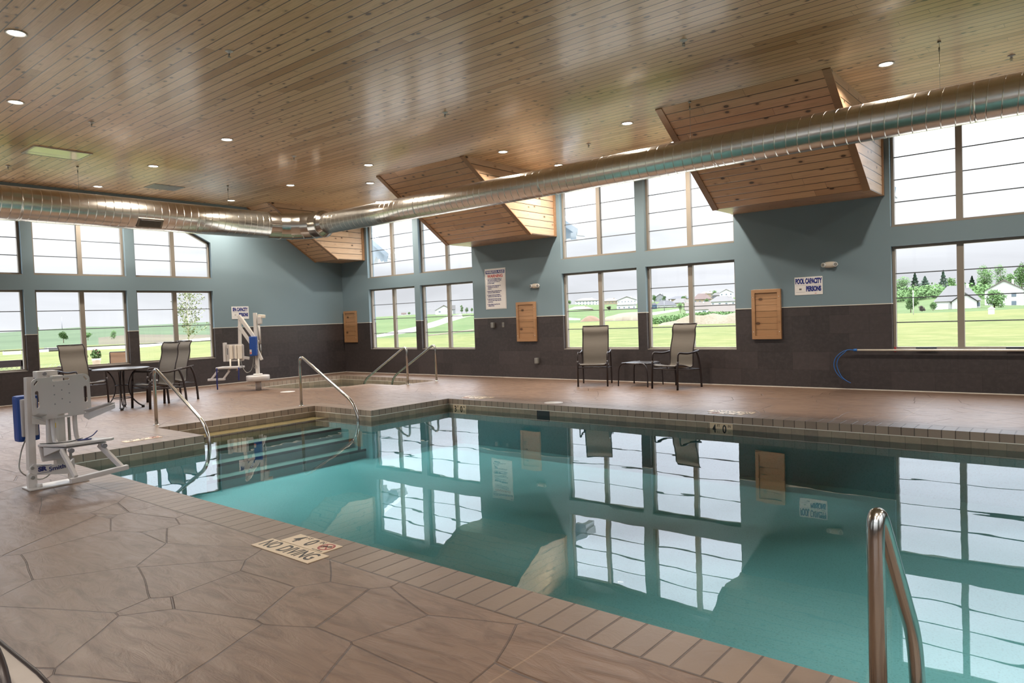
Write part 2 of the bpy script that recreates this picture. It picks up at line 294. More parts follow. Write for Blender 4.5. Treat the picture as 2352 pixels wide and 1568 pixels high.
def text_mesh(name,txt,size,mat,parent,loc,rot,sx=1.,depth=.0012,align='CENTER',bold=0.):
    cu=bpy.data.curves.new(name,'FONT'); cu.body=txt; cu.size=size; cu.extrude=depth; cu.align_x=align; cu.align_y='CENTER'; cu.offset=bold; cu.resolution_u=2 if size<.05 else 6
    t=bpy.data.objects.new(name,cu); COL.objects.link(t); dg=bpy.context.evaluated_depsgraph_get(); me=bpy.data.meshes.new_from_object(t.evaluated_get(dg)); bpy.data.objects.remove(t)
    me.materials.clear(); me.materials.append(mat); o=bpy.data.objects.new(name,me); COL.objects.link(o); o.parent=parent; o.location=loc; o.rotation_euler=rot; o.scale=(sx,1,1); return o
def copy_tree(o,parent=None):
    c=o.copy(); COL.objects.link(c)
    if parent is not None: c.parent=parent
    for ch in list(o.children): copy_tree(ch,c)
    return c
OUT = {'cols': [(-140, [(0, -0.15), (100, -0.15), (600, 3)]), (-95, [(0, -0.15), (96, -0.15), (600, 3)]), (-75.57, [(0, -0.15), (96, -0.15), (600, 3.67), (1500, 6.73)]),
          (-70.66, [(0, -0.15), (80, -0.15), (140, 0.23), (600, 5.96), (1500, 12.44)]), (-67.99, [(0, -0.15), (76, -0.15), (100, -0.09), (150, 0.8), (500, 4.73), (1500, 11.04)]),
          (-62.83, [(0, -0.15), (80, -0.15), (114, -0.14), (170, 0.36), (500, 5.74), (1500, 14.04)]), (-50.6, [(0, -0.15), (77, -0.15), (134, 0.14), (380, 4.31), (1046, 6.29)]),
          (-47.51, [(0, -0.15), (70, -0.15), (100, 0.19), (190, 0.98), (400, 5.27), (1046, 7.46)]), (-42.78, [(0, -0.15), (60, -0.15), (100, 0.37), (304, 3.94), (1046, 8.25)]),
          (-35.18, [(0, -0.15), (166, -0.15), (342, 1.58), (722, 12.89), (1616, 25.16)]), (-32.38, [(0, -0.15), (166, -0.15), (342, 0.56), (722, 11.34), (1616, 22.2)]),
          (-30.99, [(0, -0.15), (160, -0.15), (362, 2.4), (532, 4.51), (818, 13.16), (1616, 23.67)]), (-29.61, [(0, -0.15), (150, -0.15), (362, 2.3), (532, 4.03), (818, 12.4), (1616, 22.17)]),
          (-28.25, [(0, -0.15), (120, -0.15), (228, 0.8), (362, 2.64), (628, 11.15), (1616, 24.58)]), (-24.89, [(0, -0.15), (100, -0.15), (228, 0.52), (438, 5.34), (628, 10.43), (1616, 22.73)]),
          (-21.95, [(0, -0.15), (100, -0.15), (228, 0.37), (438, 4.19), (628, 12.05), (1616, 26.94)]), (-11.08, [(0, -0.15), (110, -0.15), (190, -0.28), (286, 1.04), (400, 5.46), (1046, 11.48)]),
          (-8.55, [(0, -0.15), (110, -0.15), (190, -0.43), (286, 2.05), (400, 7.59), (1046, 15.96)]), (-6.02, [(0, -0.15), (110, -0.15), (190, -0.2), (286, 1.5), (400, 6.07), (1046, 12.56)]),
          (-3.59, [(0, -0.15), (90, -0.15), (152, 0.1), (248, -0.21), (400, 4.4), (1046, 8.24)]), (10, [(0, -0.15), (90, -0.15), (260, 5), (600, 5)]), (100, [(0, -0.15), (90, -0.15), (600, 3)])],
 'houses': [(-381.89, 590.12, 11.22, 22.9, 4.87, 7.52, 0.584, 'hip', 'white', 'taupe', 'long white house with a shallow brown roof on the hilltop, leftmost'),
            (-249.35, 381.64, 1.31, 16.56, 4.08, 6.12, 0.594, 'hip', 'tan', 'taupe', 'tan house with a brown hip roof below the long white hilltop house'),
            (-411.04, 684.24, 12.97, 15.32, 3.49, 6.73, 0.55, 'hip', 'tan', 'taupe', 'small tan house with a hip roof just right of the window mullion'),
            (-376.49, 660.6, 10.35, 20.59, 5.68, 9.47, 0.529, 'gable', 'white', 'taupe', 'large white two-storey house with a brown roof behind a lower white one'),
            (-252.18, 447.19, 3.95, 14.39, 3.88, 5.83, 0.529, 'hip', 'white', 'grey', 'low white house with a grey hip roof above the pale gravel lot'),
            (-274.78, 543.28, 10.52, 10.0, 3.78, 6.8, 0.483, 'front', 'lgrey', 'dgrey', 'light grey gabled house beside a green tree on the hill'),
            (-162.9, 323.05, 2.68, 2.7, 2.76, 3.91, 0.491, 'hip', 'blue', 'dgrey', 'blue-grey house cut off by the window frame'),
            (-166.21, 342.72, 2.75, 11.28, 2.4, 5.17, 0.475, 'hip', 'white', 'dgrey', 'white house with a wide charcoal hip roof behind the light pole'),
            (-267.88, 568.01, 9.71, 20.35, 3.1, 5.61, 0.456, 'hip', 'tan', 'dgrey', 'far tan house with a long dark roof on the skyline'),
            (-200.82, 431.64, 4.78, 12.68, 2.67, 5.63, 0.455, 'hip', 'tan', 'grey', 'tan house with a grey hip roof and small white chimney'),
            (-122.3, 279.7, 1.91, 4.5, 4.25, 4.83, 0.444, 'hip', 'white', 'tan2', 'cream house partly hidden behind two green trees'),
            (-203.81, 472.25, 6.99, 12.85, 2.85, 7.12, 0.427, 'hip', 'tan', 'brown', 'tan house with a steep brown roof and front gables'),
            (-254.92, 595.11, 12.17, 12.19, 4.74, 6.71, 0.42, 'hip', 'tan', 'taupe', 'upper tan house with a flat brown roof behind the steep brown roof'),
            (-239.91, 580.97, 11.53, 6.98, 3.06, 5.35, 0.408, 'hip', 'grey', 'grey', 'small grey house between the brown roof and the tall white gable'),
            (-210.24, 531.63, 10.31, 10.31, 4.86, 7.46, 0.395, 'front', 'white', 'taupe', 'tall white gabled house on the hill with a small dark window'),
            (-146.19, 373.02, 3.85, 14.68, 2.47, 5.68, 0.399, 'hip', 'white', 'grey', 'wide white house with a broad grey hip roof'),
            (-83.21, 203.57, 0.39, 7.82, 1.56, 3.69, 0.433, 'side', 'white', 'taupe', 'long low white house with a pale brown roof behind the rubble'),
            (-68.78, 189.18, 0.35, 7.44, 0.65, 2.52, 0.4, 'side', 'white', 'taupe', 'house with a large plain brown roof just above the scrub'),
            (-225.79, 229.52, 4.74, 8.37, 1.47, 3.67, 0.786, 'front', 'white', 'taupe', 'white gabled house on the green hill beside the pale road'),
            (-249.88, 259.17, 5.21, 4.19, 1.87, 3.74, 0.776, 'side', 'lgrey', 'grey', 'grey house joined behind the white gabled hill house'),
            (-338.28, 304.06, 5.82, 3.15, 0.43, 1.16, 0.842, 'side', 'white', 'brown', 'tiny farmhouse with a red-brown roof on the hill crest'),
            (-7.64, 176.43, -0.64, 8.73, 2.18, 5.75, 0.127, 'garage', 'white', 'grey2', 'white house with a grey roof and garage doors beyond the meadow'),
            (-1.27, 205.76, -0.53, 8.17, 4.42, 6.85, 0.081, 'front2', 'white', 'taupe', 'tall white two-storey house with a beige roof at the right')],
 'misc': {'hillscrub': [[-43.32, 295.76, 3.03], [-37.22, 296.89, 3.43], [-30.1, 298.04, 3.77], [-23.16, 299.0, 3.44], [-16.39, 299.79, 2.8], [-9.79, 300.42, 2.5], [-3.12, 300.91, 1.88]],
          'lpole': [-75.37, 165.15, 1.96, 4.73],
          'mail': [7.65, 82.1, 0.02],
          'mast': [-459.26, 141.17, 3.59, 11.67],
          'mound': [-74.67, 126.73, -0.15, 4.9, 1.3],
          'pole': [-2.42, 95.87, -0.02, 2.99],
          'rubble': [[-22.56, 60.73, -0.15], [-20.82, 61.64, -0.21], [-18.43, 62.79, -0.3], [-16.26, 63.77, -0.37], [-14.09, 64.66, -0.44], 0.81],
          'sapling': [-15.88, 3.17, 0.05, 3.16],
          'scrub': [[-28.45, 71.19, -0.07, 1.3], [-28.38, 73.49, 0.04, 1.5], [-28.19, 76.96, 0.12, 1.5], [-28.49, 82.37, 0.42, 1.3], [-27.8, 86.0, 0.57, 1.2], [-25.54, 86.99, 0.49, 1.2],
                    [-23.57, 87.8, 0.41, 1.1]],
          'tarp1': [[-51.22, 5.06, -0.53], [-50.9, 6.26, -0.61], 0.1],
          'tarp2': [[-54.44, 8.44, -0.65], [-54.2, 9.23, -0.66], 0.09]},
 'strips': {'country_road': [[[-46.54, 39.56, -0.12], [-56.25, 50.59, 0.05], [-68.82, 65.67, 0.33], [-108.06, 108.83, 1.14], [-148.03, 153.41, 2.36], [-181.13, 194.81, 3.51],
                              [-1000.73, 1091.84, 8.51]],
                             [[-41.01, 34.99, -0.15], [-44.54, 40.42, -0.08], [-48.8, 47.32, 0.06], [-63.8, 65.7, 0.4], [-83.8, 88.61, 0.88], [-110.91, 121.11, 1.68], [-138.67, 155.97, 2.59]]],
            'driveway': [[[-124.09, 188.3, 0.6], [-115.76, 180.13, 0.42], [-107.61, 171.38, 0.27]], [[-96.84, 149.35, 0.15], [-94.01, 148.45, 0.1], [-94.05, 151.28, 0.09]]],
            'far_road': [[[-60.12, 14.05, -0.14], [-60.75, 16.18, -0.13], [-60.34, 18.14, -0.13], [-63.65, 21.68, -0.13], [-71.96, 28.38, -0.12], [-81.47, 35.22, -0.09], [-89.62, 42.36, -0.09]],
                         [[-52.57, 11.42, -0.15], [-52.58, 13.14, -0.15], [-51.13, 14.46, -0.15], [-52.92, 17.1, -0.15], [-60.42, 23.04, -0.14], [-68.36, 28.83, -0.14], [-75.78, 35.2, -0.14]]],
            'grass_path': [[[-34.84, 36.27, -0.11], [-36.19, 40.71, -0.01], [-38.92, 47.62, 0.13]], [[-33.63, 35.11, -0.12], [-34.74, 39.25, -0.04], [-36.54, 45.03, 0.09]]],
            'gravel_lot': [[[-115.33, 198.83, 0.42], [-119.36, 210.7, 0.9], [-136.61, 246.05, 1.61], [-145.96, 269.51, 1.89], [-142.57, 271.44, 1.94]],
                           [[-66.38, 119.08, -0.15], [-65.02, 121.39, -0.15], [-60.27, 117.09, -0.15], [-59.31, 119.05, -0.13], [-53.41, 112.25, -0.1]]],
            'side_street': [[[-111.41, 225.03, 1.37], [-118.68, 246.56, 1.75], [-126.33, 271.35, 2.28], [-128.96, 283.03, 2.59]],
                            [[-81.8, 170.01, 0.61], [-95.56, 202.23, 0.97], [-104.77, 228.49, 1.42], [-112.04, 248.62, 1.85]]]},
 'trees': [(-58.75, 389.53, 4.96, 9.9, 7.51, 'broad', 'rounded broadleaf tree at the left edge of the tree line'),
           (-48.22, 362.47, 6.29, 9.14, 4.08, 'spruce', 'tall dark spruce second from the left in the tree line'),
           (-50.31, 400.65, 6.56, 8.21, 5.8, 'spruce', 'broader spruce standing just right of the tall spruce'),
           (-37.06, 364.23, 6.54, 9.37, 3.61, 'spruce', 'tallest narrow spruce left of the window mullion'),
           (-43.07, 430.53, 7.27, 7.0, 5.62, 'broad', 'low dark rounded tree against the tallest spruce'), (-32.49, 387.83, 5.61, 8.15, 2.94, 'spruce', 'slim spruce just right of the window mullion'),
           (-29.94, 399.61, 5.54, 8.11, 3.86, 'spruce', 'conical evergreen behind the garage roof'),
           (-23.31, 385.03, 4.32, 14.27, 6.97, 'broad', 'big airy broadleaf tree left of the pair above the houses'),
           (-19.21, 408.31, 4.18, 15.57, 6.0, 'broad', 'big airy broadleaf tree right of the pair above the houses'),
           (-16.87, 433.27, 5.03, 10.32, 5.41, 'broad', 'dense lower tree behind the beige roof'), (-8.03, 367.23, 4.29, 13.64, 6.47, 'broad', 'tall airy tree at the right edge of the view'),
           (-8.5, 128.31, -0.12, 3.07, 2.15, 'broad', 'small bushy tree behind the white meadow pole'),
           (-9.51, 157.03, -0.19, 1.63, 1.45, 'broad', 'upright bush at the left corner of the garage house'),
           (0.99, 158.32, -0.22, 3.49, 3.85, 'broad', 'leafy street tree in front of the white houses'), (-8.35, 137.98, -0.28, 1.14, 1.14, 'dark', 'dark reddish shrub left of the garage house'),
           (-234.44, 457.17, 8.99, 5.78, 3.22, 'broad', 'green tree at the left edge of the subdivision window'),
           (-245.77, 494.14, 9.92, 4.12, 3.1, 'broad', 'small tree beside the light grey gabled house'),
           (-92.42, 209.75, 1.46, 3.26, 1.93, 'broad', 'left one of two bright trees before the tan houses'),
           (-89.22, 207.07, 0.95, 4.08, 1.61, 'broad', 'right one of two bright trees before the tan houses'),
           (-257.18, 552.17, 10.86, 3.75, 4.52, 'broad', 'round tree beside the long dark skyline roof'), (-177.5, 421.63, 5.7, 3.95, 2.83, 'broad', 'bushy shrub by the steep brown roof'),
           (-244.83, 589.2, 14.06, 5.04, 4.67, 'broad', 'tree rising beside the small grey hill house'),
           (-173.46, 295.06, 3.45, 1.99, 1.99, 'dark', 'dark round bush on the slope below the tan house'),
           (-396.51, 580.31, 12.77, 4.43, 4.0, 'broad', 'evergreen clump at the left edge of the hilltop'), (-209.18, 224.54, 4.3, 4.02, 1.61, 'broad', 'upright green tree beside the hill road'),
           (-243.99, 264.83, 4.92, 3.04, 1.64, 'broad', 'left one of two round trees on the road crest'),
           (-229.03, 252.81, 4.87, 2.45, 1.34, 'broad', 'right one of two round trees on the road crest'), (-335.88, 306.74, 5.99, 1.74, 2.03, 'broad', 'tiny tree beside the hill crest farmhouse'),
           (-97.62, 24.48, 0.47, 1.31, 1.25, 'broad', 'round green shrub in the field seen through the left wall'),
           (-110.81, 32.31, 0.55, 0.86, 1.14, 'broad', 'low shrub in the field right of the round green shrub'),
           (-367.12, 100.66, 2.33, 2.86, 2.05, 'broad', 'far tree on the field horizon behind the window post'), (-102.99, 33.3, 0.16, 1.58, 0.96, 'broad', 'slim young tree near the field edge')]}
# ------------------------------------------------------------------ room shell
HC_=4.41; HW=1.389; L0,L1,U0,U1=.653,2.291,2.594,4.09
XE,YS=20.6,-14.6
BW=[(1.153,3.008),(3.208,5.052),(7.667,9.499),(9.696,11.513),(14.059,15.9),(16.1,17.94)]      # back wall openings
LW=[(-5.619,-3.844),(-7.586,-5.819),(-9.55,-7.781),(-11.52,-9.75)]                            # left wall openings
TB=lambda u,w,z:(u,w,z)          # back wall frame: u along +X, w outwards
TL=lambda u,w,z:(-w,u,z)         # left wall frame: u along +Y, w outwards
def wall(name,T,a,b,ops,th=.22,top=4.62,clip=None):
    mb=MB(); E=sorted(ops)
    def seg(u0,u1,z0,z1):
        for q0,q1,m in ((z0,min(z1,HW),M['wains']),(max(z0,HW),z1,M['wall'])):
            if q1-q0>1e-4: mb.box(u0,u1,0,th,q0,q1,m,T)
    u=a
    for (o0,o1) in E:
        seg(u,o0,-.2,top); seg(o0,o1,-.2,L0); seg(o0,o1,L1,U0); seg(o0,o1,U1,top); u=o1
    seg(u,b,-.2,top)
    if clip: mb.prism([T(*p) for p in clip],Vector(T(0,th,0))-Vector(T(0,0,0)),M['wall'])
    return tag(mb.build(name),kind='structure')
wall('wall_back',TB,-.22,XE,BW)
wall('wall_left',TL,YS,0,LW,clip=[(-3.844,0,3.46),(-5.08,0,U1),(-3.844,0,U1)])
TR=lambda u,w,z:(XE+w,u,z)       # right wall frame
TF=lambda u,w,z:(u,YS-w,z)       # front wall frame (behind the camera)
RW_ADDED=[(-13.,-11.),(-10.8,-8.8),(-7.4,-5.4),(-5.2,-3.2)]; FW_ADDED=[(2.,4.),(4.2,6.2),(8.6,10.6),(10.8,12.8),(15.,17.),(17.2,19.2)]  # unseen window openings added in both walls to let in more daylight
wall('wall_right',TR,YS-.2,.22,RW_ADDED); wall('wall_front',TF,-.2,XE,FW_ADDED)
# white trim strip on top of the dark tile
def trimstrip(name,T,a,b,ops):
    mb=MB(); u=a
    for (o0,o1) in sorted(ops):
        mb.box(u,o0,-.006,.0,HW-.006,HW+.006,M['trim'],T)
        mb.box(o0,o0+.006,-.006,.09,HW-.006,HW+.006,M['trim'],T); mb.box(o1-.006,o1,-.006,.09,HW-.006,HW+.006,M['trim'],T); u=o1
    mb.box(u,b,-.006,0,HW-.006,HW+.006,M['trim'],T); return tag(mb.build(name),kind='structure')
trimstrip('trim_1',TB,0,XE,BW); trimstrip('trim_2',TL,YS,0,LW)
for nm,T,a,b in (('baseboard_back',TB,.0,XE),('baseboard_left',TL,YS,0.)):
    mb=MB(); mb.box(a,b,-.012,-.0005,.0,.012,M['trim'],T); tag(mb.build(nm),kind='structure')
# windows
wn=0
def window(T,u0,u1,z0,z1,nm,clip=None,mull=True):
    """aluminium frame set back in the opening; glass and muntins are its parts"""
    global wn; wn+=1
    fw=.042; d0,d1=.085,.16; um=(u0+u1)/2
    outer=[(u0,z0),(u1,z0),(u1,z1),(u0,z1)]
    def top(u):
        if not clip: return z1
        (ca,za),(cb,zb)=clip
        return z1 if u<=cb else max(za,zb+(za-zb)*(u-cb)/(ca-cb))
    fr=MB(); fr.box(u0+.002,u1-.002,d0,d1,z0+.002,z0+fw,M['frame'],T); fr.box(u0+.002,u0+fw,d0,d1,z0+fw,top(u0)-.002,M['frame'],T)
    fr.box(u1-fw,u1-.002,d0,d1,z0+fw,top(u1)-.002,M['frame'],T); fr.box(um-.045,um+.045,d0,d1,z0+fw,min(z1-fw,top(um)-.002),M['frame'],T)
    if clip:
        (ca,za),(cb,zb)=clip
        if cb>u0: fr.box(u0+fw,cb,d0,d1,z1-fw,z1-.002,M['frame'],T)
        s0=max(cb,u0+.002); zz=zb+(za-zb)*(s0-cb)/(ca-cb)
        A=Vector(T(s0,d0,zz-.002)); B=Vector(T(ca-.002,d0,za-.002)); fr.prism([A,B,B+Vector((0,0,-fw*1.2)),A+Vector((0,0,-fw*1.2))],Vector(T(0,d1-d0,0))-Vector(T(0,0,0)),M['frame'])
    else: fr.box(u0+fw,u1-fw,d0,d1,z1-fw,z1-.002,M['frame'],T)
    f=tag(fr.build('window_%d'%wn,bevel=.004),kind='structure')
    sill=MB(); sill.box(u0+.004,u1-.004,.0,d0,z0+.001,z0+.012,M['frame'],T); sill.build('window_sill',f)
    gw=(d0+d1)/2+.01
    for a,b in ((u0+fw,um-.045),(um+.045,u1-fw)):
        g=MB(); pts=[(a,z0+fw),(b,z0+fw)]
        if clip:
            (ca,za),(cb,zb)=clip
            pts.append((b,top(b)-fw))
            if a<cb<b: pts.append((cb,z1-fw))
            pts.append((a,top(a)-fw))
        else: pts+=[(b,z1-fw),(a,z1-fw)]
        g.face([T(p[0],gw,p[1]) for p in pts],M['glass']); g.build('glass_pane',f)
        mu=MB(); 
        for k in range(1,nm+1):
            zz=z0+fw+(z1-z0-2*fw)*k/(nm+1)
            if clip and zz>top(b)-fw-.02:
                # shorten the bar to the sloping head
                (ca,za),(cb,zb)=clip; bb=cb+(zz+fw+.02-zb)/(za-zb)*(ca-cb); bb=min(b,bb)
                if bb<=a+.05: continue
            else: bb=b
            mu.box(a,bb,gw-.012,gw+.004,zz-.008,zz+.008,M['muntin'],T)
        mu.build('muntin',f)
    return f
for (a,b) in BW: window(TB,a,b,L0,L1,3); window(TB,a,b,U0,U1,3)
for i,(a,b) in enumerate(LW):
    window(TL,a,b,L0,L1,3); window(TL,a,b,U0,U1,3,clip=((-3.844,3.46),(-5.08,U1)) if i==0 else None)
for (a,b) in RW_ADDED: window(TR,a,b,L0,L1,3); window(TR,a,b,U0,U1,3)  # added windows on the unseen walls, for extra daylight
for (a,b) in FW_ADDED: window(TF,a,b,L0,L1,3); window(TF,a,b,U0,U1,3)
# ceiling slab
mb=MB(); mb.box(-.22,XE+.2,YS-.2,.22,HC_,HC_+.2,M['ceil']); tag(mb.build('ceiling'),kind='structure')
# sloped knotty-pine soffits between the window bays
def soffit(x0,x1,n,left_open=False):
    zb,ys,yc=3.1,-.87,-2.84; mb=MB()
    A=(x0,0,zb);B=(x0,ys,zb);Cc=(x0,yc,HC_);D=(x0,0,HC_)
    L=math.hypot(yc-ys,HC_-zb)
    mb.face([(x0,ys,zb),(x1,ys,zb),(x1,yc,HC_),(x0,yc,HC_)],M['pine'],[(x0,0),(x1,0),(x1,L),(x0,L)])
    mb.face([(x0,0,zb),(x1,0,zb),(x1,ys,zb),(x0,ys,zb)],M['pine'],[(x0,3.),(x1,3.),(x1,3.87),(x0,3.87)])
    for x,s in ((x1,1),(x0,-1)):
        if x<=.01: continue
        mb.face([(x,0,zb),(x,ys,zb),(x,yc,HC_),(x,0,HC_)][::s],M['pinel'],[(0,zb),(ys,zb),(yc,HC_),(0,HC_)][::s])
    o=tag(mb.build('ceiling_soffit'),kind='structure')
    # edge boards
    sl=Vector((0,yc-ys,HC_-zb)).normalized(); nrm=Vector((0,-sl.z,sl.y)); nrm=nrm if nrm.z<0 else -nrm
    for x,s in ((x1,1),(x0,-1)):
        tr=MB(); w=.09; xi=x-s*w
        P=[Vector((xi,ys,zb)),Vector((x+s*.012,ys,zb)),Vector((x+s*.012,yc,HC_)),Vector((xi,yc,HC_))]
        if x<=.01: P=[Vector((.0,ys,zb)),Vector((.05,ys,zb)),Vector((.05,yc,HC_)),Vector((.0,yc,HC_))]
        tr.prism(P,nrm*.018,M['trimw'])
        if x>.01:
            a,b=sorted((x,x+s*.02)); tr.box(a,b,-.07,.0,zb,HC_,M['trimw'])
        tr.build('edge_board',o)
soffit(0,1.041,1); soffit(5.082,7.556,2); soffit(11.516,13.965,3); soffit(18.02,20.4,4)
# ------------------------------------------------------------------ pool, spa, deck
WZ=-.17; CZ=-.09
POOL=[(7.62,-9.742),(19.4,-9.742),(19.4,-3.691),(7.762,-3.691),(7.762,-5.41),(6.27,-5.41),(6.27,-8.033),(7.62,-8.033)]
SPA=[(1.0,-3.72),(2.55,-3.74),(3.0,-3.62),(3.35,-3.38),(3.65,-3.1),(3.81,-2.85),(3.81,-2.262),(4.84,-2.262),(4.84,-1.15),(3.81,-1.15),(3.81,-.9),(.95,-.9),(.8,-2.2),(.88,-3.1)]
def ccw(P): return P if sum(P[i][0]*P[(i+1)%len(P)][1]-P[(i+1)%len(P)][0]*P[i][1] for i in range(len(P)))>0 else P[::-1]
def offs(P,d):
    P=ccw(P); n=len(P); out=[]
    for i in range(n):
        a=Vector(P[i-1]);b=Vector(P[i]);c=Vector(P[(i+1)%n]); e0=(b-a).normalized(); e1=(c-b).normalized(); n0=Vector((e0.y,-e0.x)); n1=Vector((e1.y,-e1.x))
        k=(n0+n1); k=k/(1+n0.dot(n1)); out.append(tuple(b+k*d))
    return out
CW=.30
P0=ccw(POOL); P1=offs(POOL,CW); S0=ccw(SPA); S1=offs(SPA,CW)
def poly_holes(name,outer,holes,z,m,kind='structure'):
    rings=[[Vector((x,y,0)) for x,y in outer]]+[[Vector((x,y,0)) for x,y in h[::-1]] for h in holes]
    flatp=[p for r in rings for p in r]; tris=tessellate_polygon(rings); mb=MB()
    for t in tris:
        p=[flatp[i] for i in t]; q=[(v.x,v.y,z) for v in p]
        if (p[1]-p[0]).cross(p[2]-p[0]).z<0: q=q[::-1]
        mb.face(q,m)
    return tag(mb.build(name,doublesided=True),kind=kind)
poly_holes('floor',[(-.0,YS),(XE,YS),(XE,0),(0,0)],[P1,S1],0,M['deck'])
def coping(name,A,B):
    mb=MB(); n=len(A); u=0.
    for i in range(n):
        j=(i+1)%n; a,b,c,d=Vector(A[i]),Vector(A[j]),Vector(B[j]),Vector(B[i]); L=(b-a).length; e=(b-a)/L
        ud=(d-a).dot(e); uc=(c-a).dot(e)
        mb.face([(*a,0),(*b,0),(*c,0),(*d,0)],M['coping'],[(u,0),(u+L,0),(u+uc,CW),(u+ud,CW)])
        mb.face([(*b,0),(*a,0),(*a,CZ),(*b,CZ)],M['copface_lit'],[(u+L,0),(u,0),(u,-.09),(u+L,-.09)])
        u+=round(L/.1295)*.1295
    return tag(mb.build(name,doublesided=True),kind='structure')
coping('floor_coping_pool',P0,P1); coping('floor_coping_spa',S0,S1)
def shell(name,A,depth,m,band):
    mb=MB(); n=len(A); R=offs(A,.02); u=0
    for i in range(n):
        j=(i+1)%n; a,b=Vector(A[i]),Vector(A[j]); r0,r1=Vector(R[i]),Vector(R[j]); L=(b-a).length
        mb.face([(*b,CZ),(*a,CZ),(*a,CZ-.008),(*b,CZ-.008)],M['trim'])
        mb.face([(*b,CZ-.008),(*a,CZ-.008),(*a,-.255),(*b,-.255)],band,[(L,.146),(0,.146),(0,-.01),(L,-.01)])
        mb.face([(*b,-.255),(*a,-.255),(*a,-depth),(*b,-depth)],m)
    rings=[[Vector((x,y,0)) for x,y in A]]
    for t in tessellate_polygon(rings):
        p=[rings[0][i] for i in t]; q=[(v.x,v.y,-depth) for v in p]
        if (p[1]-p[0]).cross(p[2]-p[0]).z<0: q=q[::-1]
        mb.face(q,m)
    return tag(mb.build(name,doublesided=True),kind='structure')
shell('floor_pool_basin',P0,.76,M['plaster'],M['band']); shell('floor_spa_basin',S0,.7,M['spaplaster'],M['band'])
def sheet(name,A,z,zb,m,label,cat):
    A=offs(A,-.002); mb=MB(); r=[Vector((x,y,0)) for x,y in A]
    for t in tessellate_polygon([r]):
        p=[r[i] for i in t]; q=[(v.x,v.y,z) for v in p]
        if (p[1]-p[0]).cross(p[2]-p[0]).z<0: q=q[::-1]
        mb.face(q,m); mb.face([(a_,b_,zb) for a_,b_,_ in q[::-1]],m)
    for i in range(len(A)):
        j=(i+1)%len(A); mb.face([(*A[i],zb),(*A[j],zb),(*A[j],z),(*A[i],z)],m)
    o=mb.build(name); return tag(o,label,cat)
sheet('pool_water',P0,WZ,-.758,M['water'],'still teal water filling the large rectangular swimming pool','water')
sheet('spa_water',S0,WZ-.02,-.698,M['spawater'],'greenish water in the small corner spa','water')
# pool entry steps
st=MB()
for x0,x1,z in ((6.27,6.64,-.185),(6.64,6.97,-.33),(6.97,7.30,-.48),(7.30,7.60,-.62)):
    st.box(x0,x1,-8.033,-5.41,-.76,z,M['stepplaster'] if z<-.3 else M['steptile']); st.box(x1-.03,x1+.004,-8.033,-5.41,z-.03,z+.004,M['skim'])
tag(st.build('floor_pool_steps'),kind='structure')
st=MB()
for x0,x1,z in ((4.5,4.84,-.3),(4.16,4.5,-.43),(3.81,4.16,-.57)): st.box(x0,x1,-2.262,-1.15,-.7,z,M['spaplaster'])
tag(st.build('floor_spa_steps'),kind='structure')
# skimmer mouth in the far pool wall
mb=MB(); x0,x1=9.61,9.975; y=-3.691
mb.box(x0,x1,y-.004,y+.0,-.26,-.099,M['skim']); mb.box(x0-.0,x0+.12,y-.006,y-.004,-.26,-.099,M['band'])
s=tag(mb.build('pool_skimmer'),'dark skimmer opening in the far pool wall under the coping','skimmer')
# ------------------------------------------------------------------ ducts
def duct_mesh(pts,r,name,parent,mat=None,seg=48,caps=True):
    mb=MB(); u=[0]
    for i in range(1,len(pts)): u.append(u[-1]+(Vector(pts[i])-Vector(pts[i-1])).length)
    mb.tube(pts,r,mat or M['duct'],seg,caps,uvs=u); return mb.build(name,parent)
DZ=3.635; XL,YR=2.307,-2.835; RB,RS=.295,.229
dct=empty('spiral_duct',(XL,YR,DZ),0,'galvanised spiral air duct turning the corner below the wooden ceiling','duct')
def dd(p): return tuple(Vector(p)-Vector((XL,YR,DZ)))
duct_mesh([dd((XL,y,DZ)) for y in (YS+.05,-12,-9,-6.,-3.72)],RB,'duct_run',dct)
duct_mesh([dd((x,YR,DZ)) for x in (3.32,6,9,12,15,18,XE-.05)],RS,'duct_run',dct)
M['ductp']=flat('smooth_galvanised','b2ada5',.16,1.,.03)
R=.88; cx,cy=XL+R,YR-R; gp=[]
for k in range(6):
    a=PI-(PI/2)*k/5; gp.append((cx+R*math.cos(a),cy+R*math.sin(a),DZ))
pts=[(XL,-3.74,DZ)]+gp[1:5]+[(3.19,YR,DZ)]
for k in range(5):
    a,b=Vector(pts[k]),Vector(pts[k+1]); duct_mesh([dd(a),dd(b)],[RB,RB] ,'elbow_gore',dct,M['ductp'],48,False)
    mb=MB(); e=(b-a).normalized(); mb.tube([dd(b-e*.012),dd(b+e*.012)],RB+.006,M['ductp'],48); mb.build('seam_collar',dct)
duct_mesh([dd((3.19,YR,DZ)),dd((3.34,YR,DZ))],[RB,RS],'reducer',dct,M['ductp'],48,False)
g=MB(); th=-PI/4.6; c=Vector((XL+RB*math.cos(th),-6.35,DZ+RB*math.sin(th))); ax=Vector((math.cos(th),0,math.sin(th))); up=Vector((-math.sin(th),0,math.cos(th))); ay=Vector((0,1,0))
def TG(a,b,cc): return dd(c+ay*a+up*b+ax*cc)
g.box(-.235,.235,-.1,.1,-.05,.012,M['frame'],TG); gr=g.build('supply_grille',dct,bevel=.004)
g=MB()
g.box(-.2,.2,-.075,.075,.012,.014,M['skim'],TG)
for k in range(14): g.box(-.2,.2,-.075+k*.0108,-.071+k*.0108,.014,.02,M['grey'],TG)
g.build('grille_slats',gr)
